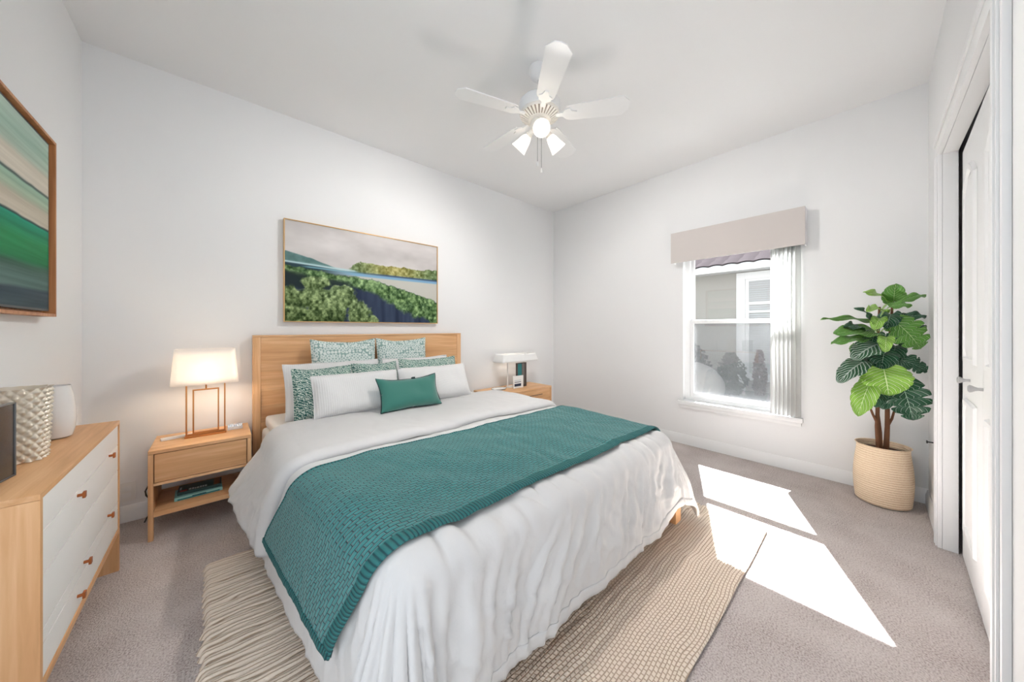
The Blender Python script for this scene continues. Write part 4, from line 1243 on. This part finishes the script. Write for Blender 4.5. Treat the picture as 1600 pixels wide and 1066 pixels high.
# ---- drape: cloth laid over the bed.  s across (from the centre), t from the foot edge up the bed
BXC, BW, BY0, BZT, BR = 1.0925, 0.7925, 0.86, 0.546, 0.085
L0 = BR * PI / 2
def drape(s, t, off=0.0, head=0.0, fs=1.0, lift=0.0):
    dx = max(0.0, abs(s) - BW); dy = max(0.0, -t)
    sg = 1.0 if s > 0 else -1.0
    p = 4.0
    d = (dx ** p + dy ** p) ** (1 / p) if (dx > 0 or dy > 0) else 0.0
    px = BXC + max(-BW, min(BW, s)); py = BY0 + max(0.0, t)
    if d <= 1e-9:
        n = Vector((0, 0, 0)); cor = 0.0
    else:
        n = Vector((sg * dx, -dy, 0)).normalized()
        cor = 2 * min(dx, dy) / (dx + dy)
    # perimeter coordinate for the folds
    if dy > 0 and dx <= 0: per = px * 1.0
    elif dx > 0 and dy <= 0: per = (3.0 + py) if sg > 0 else (-1.0 - py)
    else:
        a = math.atan2(dy, max(dx, 1e-9)) / (PI / 2)
        per = (BXC + sg * BW) * a + ((3.0 + BY0) if sg > 0 else (-1.0 - BY0)) * (1 - a)
    puff = 0.010 * nz(px * 2.6, py * 2.6, 1.0) + 0.005 * nz(px * 7, py * 7, 4.0) + 0.0035 * nz(px * 17 + 3 * nz(px * 3, py * 3), py * 6, 9.0)
    puff *= 1.0
    if d <= L0:
        ang = d / BR
        out = (BR + off) * math.sin(ang); z = BZT - BR + (BR + off) * math.cos(ang); e = 0.0
    else:
        e = d - L0
        fl = 0.10 + 0.22 * cor
        if sg < 0: fl += 0.50 * head * sst(1.75, 2.35, py)
        if dy > 0: fl += 0.07 * sst(1.2, 1.95, px)
        fl *= 1.0
        th = math.atan(fl)
        out = BR + off + e * math.sin(th); z = BZT - BR - e * math.cos(th)
    k = sst(0.0, 0.42, d)
    q = per + 0.16 * nz(per * 1.3, e * 2.0, 2.0) + e * 0.14 * math.sin(per * 2.3)
    fold = 0.016 * math.sin(q * 17.0) * (0.4 + 0.9 * abs(nz(per * 1.7, 7.7))) + 0.016 * nz(q * 7.5, e * 1.1, 5.0)
    # sharp creases falling from the edge, slanting as they go
    sl = q + e * (0.55 * nz(per * 2.1, 60.0) + 0.25)
    rid = max(0.0, 1 - abs(nz(sl * 9.0, e * 2.2, 11.0)) * 3.2)
    rid2 = max(0.0, 1 - abs(nz(sl * 19.0 + 4.0, e * 4.5, 14.0)) * 3.0)
    rid3 = max(0.0, 1 - abs(nz(q * 8.0 - e * 9.0, e * 7.0 + q * 2.0, 17.0)) * 4.0)
    calm = (1 - cor) ** 2
    fold += 0.028 * rid ** 1.3 * (0.3 + 0.7 * calm) + calm * (0.014 * rid2 ** 1.3 + 0.012 * rid3 + 0.004 * nz(q * 26, e * 12, 3.0))
    if sg < 0 and dy <= 0: fold *= 0.55
    fold *= 1 - 0.68 * sst(0.27, 0.5, d)
    base = Vector((px, py, z)) + n * (out + k * (fold * fs + 0.012 + lift))
    base.z += puff * (1 - sst(0, 0.14, d))
    if dy > 0: base.z += 0.05 * sst(0.25, 0.47, d) * sst(1.58, 1.80, px) * (1 - cor)
    # creases run over the foot edge
    if dy > 0 or t < 0.12:
        cr = math.exp(-((t + 0.03) / 0.13) ** 2)
        base.z += 0.011 * fs * cr * (nz(px * 16 + 4 * (t), t * 3.0, 21.0)) - 0.014 * fs * cr * max(0.0, 1 - abs(nz(px * 11 + 3 * t, t * 3.5, 27.0)) * 4)
    base.x += taper(base.x, base.y)
    base.z = max(0.034, base.z)
    return base

SL, SR = -(BW + 0.51), BW + 0.50
def duvet_fn(u, v):
    s = SL + (SR - SL) * u; t = -0.47 + (1.46 + 0.47) * v
    return drape(s, t)
dv = thing('duvet', 'white cotton duvet draped over the bed, folded back below the pillows', 'duvet', (BXC, 1.5, 0.53))
m = MB(); m.grid(230, 210, duvet_fn)
solidify(m.build('duvet_cover', M['duvet'], dv, angle=180), 0.012, 0)
# hem strip round the lower edge at the foot
def hem_fn(u, v):
    s = SL * 0.999 + (SR - SL) * 0.998 * u
    return drape(s, -0.47 + 0.040 * v, 0.0075)
m = MB(); m.grid(230, 3, hem_fn)
solidify(m.build('hem', M['duvet'], dv, angle=180), 0.003, 0)
# folded-back head end
def fold_fn(u, v):
    t0, t1 = 0.792, 1.50
    sl, sr = -(BW + 0.455), BW + 0.40
    s = sl + (sr - sl) * u
    t = t0 + (t1 - t0) * v
    d = max(0.0, abs(s) - BW)
    t = t + 0.13 * sst(0, 0.4, d) * (1 - v) + 0.018 * nz(s * 2.5, 1.0) * (1 - v)
    if s < 0:
        s = -BW - d * (1.0 - 0.22 * v) if d > 0 else s
    roll = 0.034 * (1 - (1 - min(1.0, (v / 0.07))) ** 2) ** 0.5 if v < 0.07 else 0.034 - 0.008 * min(1.0, (v - 0.07) * 5)
    roll2 = 0.0 if v < 0.93 else -0.014 * ((v - 0.93) / 0.07) ** 2
    p = drape(s, t, roll + roll2, head=1.0)
    p.z += 0.008 * nz(s * 5, t * 4, 31.0) * (1 - sst(0.1, 0.3, d)) + (0.006 if d == 0 else 0)
    return p
m = MB(); m.grid(190, 90, fold_fn)
solidify(m.build('turned_back_fold', M['duvet'], dv, angle=180), 0.014, 0)

# ---- teal quilted throw
qt = thing('quilted_throw', 'teal quilted throw laid across the lower half of the bed', 'throw', (BXC, 1.22, 0.56))
QL, QR = -(BW + 0.37), BW + 0.33
def quilt_pt(s, t, off):
    d = max(0.0, abs(s) - BW)
    t2 = t + (0.15 if s < 0 else 0.03) * sst(0.02, 0.42, d)
    if s < 0: t2 += 0.05 * (t / 0.7) * sst(0, 0.4, d)
    t2 += 0.012 * nz(s * 2.2, 40 + t * 0.5)
    return drape(s, t2, off, 0.0, 0.22, 0.016)
def quilt_fn(u, v):
    s = QL + (QR - QL) * u; t = 0.008 + 0.685 * v
    return quilt_pt(s, t, 0.016)
m = MB(); m.grid(250, 90, quilt_fn, lambda u, v: ((QR - QL) * u, 0.70 * v))
solidify(m.build('quilted_panel', M['quilt'], qt, angle=180), 0.014, 0)
def border_fn(u, v):
    s = QL + (QR - QL) * u
    a = 2 * PI * v
    return quilt_pt(s, 0.020 - 0.026 * math.cos(a), 0.017 + 0.008 * math.sin(a))
m = MB(); m.grid(250, 12, border_fn, lambda u, v: ((QR - QL) * u, v * 0.05))
m.build('ribbed_border', M['rib'], qt, angle=180)
def border2_fn(u, v):
    s = QL + (QR - QL) * u
    a = 2 * PI * v
    return quilt_pt(s, 0.688 - 0.012 * math.cos(a), 0.016 + 0.009 * math.sin(a))
m = MB(); m.grid(250, 10, border2_fn, lambda u, v: ((QR - QL) * u, v * 0.05))
m.build('edge_binding', M['rib'], qt, angle=180)
def border3_fn(u, v):
    return quilt_pt(QL + 0.022 * v, 0.0 + 0.697 * u, 0.0175)
m = MB(); m.grid(90, 3, border3_fn, lambda u, v: (0.72 * u, v * 0.05))
solidify(m.build('edge_binding', M['rib'], qt, angle=180), 0.017, 0)

# =================================================================== PILLOWS
def pillow(name, cx_, ybase, zbase, W, Hh, T, lean, mat, label, yaw=0.0, roll=0.0, seed=1, ears=0.06, welt=None, group=None, sag=0.0):
    N = 34
    def pt(u, v, side):
        a, b = 2 * u - 1, 2 * v - 1
        ox = a * (W / 2) * (1 - ears * (1 - b * b))
        oz = b * (Hh / 2) * (1 - ears * 1.2 * (1 - a * a))
        th = (max(0.0, 1 - a ** 4) * max(0.0, 1 - b ** 4)) ** 0.62
        th *= 1 - 0.18 * b
        y = side * T / 2 * th
        cornerw = (abs(a) * abs(b)) ** 2
        y += 0.010 * nz(ox * 9 + seed, oz * 9, side) * th + 0.012 * nz(ox * 22 + seed * 3, oz * 14, 2 * side) * cornerw
        oz += 0.008 * nz(ox * 6 + seed, 4.0) - sag * (1 - a * a) * max(0, b)
        return Vector((ox, y, oz + Hh / 2))
    Mx = Matrix.Translation(Vector((cx_, ybase, zbase))) @ Matrix.Rotation(yaw, 4, 'Z') @ Matrix.Rotation(-lean, 4, 'X') @ Matrix.Rotation(roll, 4, 'Y')
    m = MB()
    m.grid(N, N, lambda u, v: pt(u, v, -1)); m.grid(N, N, lambda u, v: pt(u, v, 1))
    bmesh.ops.remove_doubles(m.bm, verts=m.bm.verts, dist=1e-5)
    m.xf(Mx)
    t = thing(name, label, 'pillow' if 'pillow' in name else 'cushion', (cx_, ybase, zbase), group)
    m.build('pillow_cover', mat, t, angle=60)
    ring = [pt(i / 20, 0, 0) for i in range(20)] + [pt(1, i / 20, 0) for i in range(20)] + [pt(1 - i / 20, 1, 0) for i in range(20)] + [pt(0, 1 - i / 20, 0) for i in range(21)]
    w = MB(); w.tube([Mx @ p for p in ring], 0.0032, 6)
    w.build('piping', welt or mat, t)
    return t, Mx
D = math.radians
pillow('square_pillow', 0.742, 2.74, 0.53, 0.47, 0.53, 0.10, D(7), M['scallop'], 'left of two pale ring-print square pillows against the headboard', seed=1, ears=0.05, sag=0.012)
pillow('square_pillow', 1.216, 2.755, 0.53, 0.45, 0.53, 0.085, D(7), M['scallop'], 'right of two pale ring-print square pillows against the headboard', seed=2, ears=0.05, sag=0.012)
pillow('bed_pillow', 0.645, 2.565, 0.535, 0.64, 0.385, 0.10, D(22), M['pillow_white'], 'white pillow leaning behind the frond-print ones at the left', seed=3, ears=0.035)
pillow('bed_pillow', 1.30, 2.565, 0.535, 0.60, 0.38, 0.085, D(22), M['pillow_white'], 'white pillow mostly hidden behind the frond-print ones at the right', seed=4, ears=0.035)
pillow('frond_pillow', 0.535, 2.43, 0.535, 0.36, 0.36, 0.095, D(20), M['frond'], 'leftmost of three teal frond-print pillows, its lower corner showing', seed=5, ears=0.04, sag=0.006)
pillow('frond_pillow', 0.892, 2.45, 0.535, 0.335, 0.365, 0.09, D(20), M['frond'], 'middle one of three teal frond-print pillows', seed=6, ears=0.04, sag=0.006)
pillow('frond_pillow', 1.345, 2.45, 0.535, 0.53, 0.375, 0.095, D(20), M['frond'], 'rightmost and widest of three teal frond-print pillows', seed=7, ears=0.04, sag=0.006)
pillow('bed_pillow', 0.712, 2.285, 0.583, 0.555, 0.275, 0.125, D(24), M['pillow_white'], 'white front pillow left of the small green cushion', seed=8, ears=0.03)
pillow('bed_pillow', 1.298, 2.29, 0.580, 0.595, 0.28, 0.125, D(24), M['pillow_white'], 'white front pillow at the right, partly behind the small green cushion', seed=9, ears=0.03)
t, Mx = pillow('lumbar_cushion', 1.005, 2.14, 0.585, 0.445, 0.235, 0.09, D(24), M['velvet'], 'small teal green velvet lumbar cushion at the front of the pillows', seed=10, ears=0.085, welt=M['dark_tab'], roll=0.0, sag=0.012)
bx(0.03, 0.052, -0.010, 0.010, 0.205, 0.222, 0.002).xf(Mx).build('fabric_tab', M['dark_tab'], t)

# =================================================================== PLANT
pc = Vector((3.245, -0.035, 0.0))
pot = thing('plant_basket', 'round woven seagrass basket planter on the carpet in the corner', 'planter', pc)
m = MB()
prof = [(0.0, 0.002), (0.112, 0.002), (0.122, 0.008)]
for i in range(60):
    u = i / 59
    r = 0.124 + 0.012 * math.sin(PI * min(1, u * 1.1)) - 0.006 * u
    prof.append((r + 0.0022 * abs(math.sin(u * PI * 22)), 0.010 + 0.362 * u))
prof += [(0.128, 0.378), (0.122, 0.378), (0.118, 0.37), (0.118, 0.338)]
m.lathe(prof, pc, 72)
m.build('basket', M['rope'], pot, angle=180)
MB().lathe([(0.1175, 0.338), (0.09, 0.344), (0.05, 0.340), (0.0, 0.346)], pc, 40).build('potting_soil', M['soil'], pot)

pl = thing('potted_plant', 'bushy green plant with large veined leaves growing from the woven basket', 'plant', (3.225, -0.035, 0.345))
def stem(pts, r0, r1):
    n = len(pts)
    m = MB(); m.tube(pts, [r0 + (r1 - r0) * i / (n - 1) for i in range(n)], 10)
    return m.build('stem', M['stem'], pl)
TR1 = [(3.203, -0.018, 0.335), (3.198, -0.012, 0.50), (3.202, -0.014, 0.66), (3.196, -0.012, 0.85), (3.198, -0.014, 1.05), (3.212, -0.022, 1.28)]
TR2 = [(3.240, -0.050, 0.335), (3.246, -0.056, 0.50), (3.244, -0.056, 0.69), (3.254, -0.064, 0.90), (3.258, -0.068, 1.10), (3.270, -0.080, 1.32)]
stem(TR1, 0.013, 0.006); stem(TR2, 0.014, 0.006)
stem([(3.220, -0.030, 0.335), (3.216, -0.026, 0.46), (3.203, -0.016, 0.58), (3.198, -0.012, 0.70)], 0.008, 0.006)
stem([(3.199, -0.013, 0.52), (3.175, 0.006, 0.575), (3.150, 0.024, 0.64)], 0.008, 0.005)
stem([(3.246, -0.056, 0.50), (3.268, -0.076, 0.55), (3.285, -0.090, 0.62)], 0.008, 0.005)

LEAVES = [
((3.031, -0.038, 0.89),(2.978, -0.058, 0.736),0.22,0,'b'),
((3.159, -0.113, 0.803),(3.133, -0.157, 0.582),0.196,1,'d'),
((2.999, 0.017, 0.812),(2.868, 0.068, 0.608),0.121,0,'b'),
((3.052, 0.05, 0.925),(2.866, 0.15, 0.803),0.121,0,'p'),
((3.089, -0.023, 1.045),(2.891, 0.088, 0.949),0.143,0,'p'),
((3.058, 0.045, 1.072),(2.831, 0.182, 1.041),0.076,0,'m'),
((3.192, 0.018, 1.183),(2.88, 0.233, 1.195),0.046,0,'m'),
((3.155, -0.002, 1.112),(2.888, 0.171, 1.105),0.122,0,'m'),
((3.103, 0.018, 1.182),(2.958, 0.081, 1.269),0.048,0,'d'),
((3.222, -0.063, 1.307),(3.026, 0.047, 1.367),0.082,0,'b'),
((3.201, -0.083, 1.312),(3.133, -0.089, 1.42),0.113,0,'m'),
((3.262, -0.098, 1.307),(3.32, -0.218, 1.347),0.057,0,'m'),
((3.259, -0.109, 1.203),(3.304, -0.217, 1.213),0.065,0,'d'),
((3.283, -0.131, 1.112),(3.307, -0.219, 1.157),0.065,0,'d'),
((3.16, -0.088, 1.181),(3.197, -0.188, 1.015),0.174,1,'m'),
((3.191, -0.102, 0.943),(3.239, -0.212, 0.873),0.111,1,'d'),
((3.058, -0.049, 1.086),(2.976, -0.043, 0.999),0.074,0,'b'),
((3.074, -0.023, 1.201),(2.975, -0.002, 1.129),0.075,0,'b'),
((3.104, -0.037, 1.25),(2.955, 0.03, 1.247),0.079,0,'b'),
((3.1, -0.06, 1.276),(3.125, -0.15, 1.273),0.055,0,'m'),
((3.14, -0.042, 0.991),(3.049, -0.028, 0.876),0.136,0,'d'),
((3.134, -0.023, 0.737),(3.038, -0.004, 0.651),0.088,0,'d'),
((3.253, -0.09, 1.029),(3.167, -0.08, 0.911),0.106,0,'d'),
((3.126, 0.037, 1.008),(2.977, 0.104, 0.979),0.09,0,'m'),
((3.201, -0.07, 1.231),(3.106, -0.052, 1.133),0.113,0,'d'),
((3.21, -0.065, 0.762),(3.104, -0.037, 0.631),0.114,0,'d'),
((3.155, -0.002, 1.1),(3.059, 0.017, 1.012),0.114,0,'d'),
((3.132, 0.046, 1.133),(2.961, 0.132, 1.145),0.082,0,'d'),
((3.256, -0.08, 1.112),(3.255, -0.146, 1.031),0.107,0,'d'),
((3.155, -0.015, 0.948),(3.02, 0.039, 0.872),0.106,0,'d'),
]
VIEW = Vector((0.83, -0.02, 0.0))
MATS = {'b': 'leaf_b', 'm': 'leaf_m', 'd': 'leaf_d', 'p': 'leaf_p'}
for li, (B, T, wd, split, mk) in enumerate(LEAVES):
    B, T = Vector(B), Vector(T)
    ax = T - B; L = ax.length; ax.normalize()
    face = (Vector((-0.83, 0.02, 0.55))).normalized()
    side = ax.cross(face).normalized(); nrm = side.cross(ax).normalized()
    q = random.Random(li)
    ph = q.random() * 6
    def lf(u, v, B=B, ax=ax, L=L, side=side, nrm=nrm, wd=wd, split=split, ph=ph, li=li):
        a = 2 * u - 1
        prof = (math.sin(PI * min(1.0, 0.06 + 0.94 * v) ** 0.80)) ** 0.62 if v < 0.999 else 0.0
        lob = 1.0
        if split: lob = 1 - 0.42 * max(0.0, math.cos(2 * PI * (v * 5.0 - 0.1))) ** 3 * sst(0.1, 0.3, v)
        else: lob = 1 - 0.07 * max(0.0, math.cos(2 * PI * (v * 6.0))) ** 2
        hw = wd / 2 * prof * lob
        back = -0.16 * L * (abs(a) ** 1.5) * (1 - v) ** 2 + 0.10 * L * abs(a) * prof * 0.4
        p = B + ax * (v * L + back) + side * (a * hw)
        p += nrm * (0.020 * math.sin(v * PI) - 0.05 * wd * a * a + 0.10 * wd * abs(a) + 0.010 * math.sin(v * 13 + ph + 3 * a) * abs(a))
        return p
    m = MB()
    m.grid(14, 40, lf, lambda u, v: (2 * u - 1, v))
    o = m.build('leaf', M[MATS[mk]], pl, angle=180)
    solidify(o, 0.0012, 0)
    # leaf stalk back to the nearer trunk
    tz = B.z - 0.05 - 0.04 * q.random()
    best = None
    for trk in (TR1, TR2):
        for i in range(len(trk) - 1):
            a_, b_ = Vector(trk[i]), Vector(trk[i + 1])
            if a_.z <= tz <= b_.z or (i == len(trk) - 2 and tz > b_.z):
                s = min(1.0, (tz - a_.z) / (b_.z - a_.z)); c = a_.lerp(b_, s)
                if best is None or (c - B).length < (best - B).length: best = c
    if best is None: best = Vector((3.2, -0.014, 0.62))
    mid = (best + B) / 2 + Vector((0, 0, 0.012))
    MB().tube([best, mid, B + ax * 0.004], [0.0035, 0.003, 0.0022], 6).build('leaf_stalk', M['leaf_m'], pl)
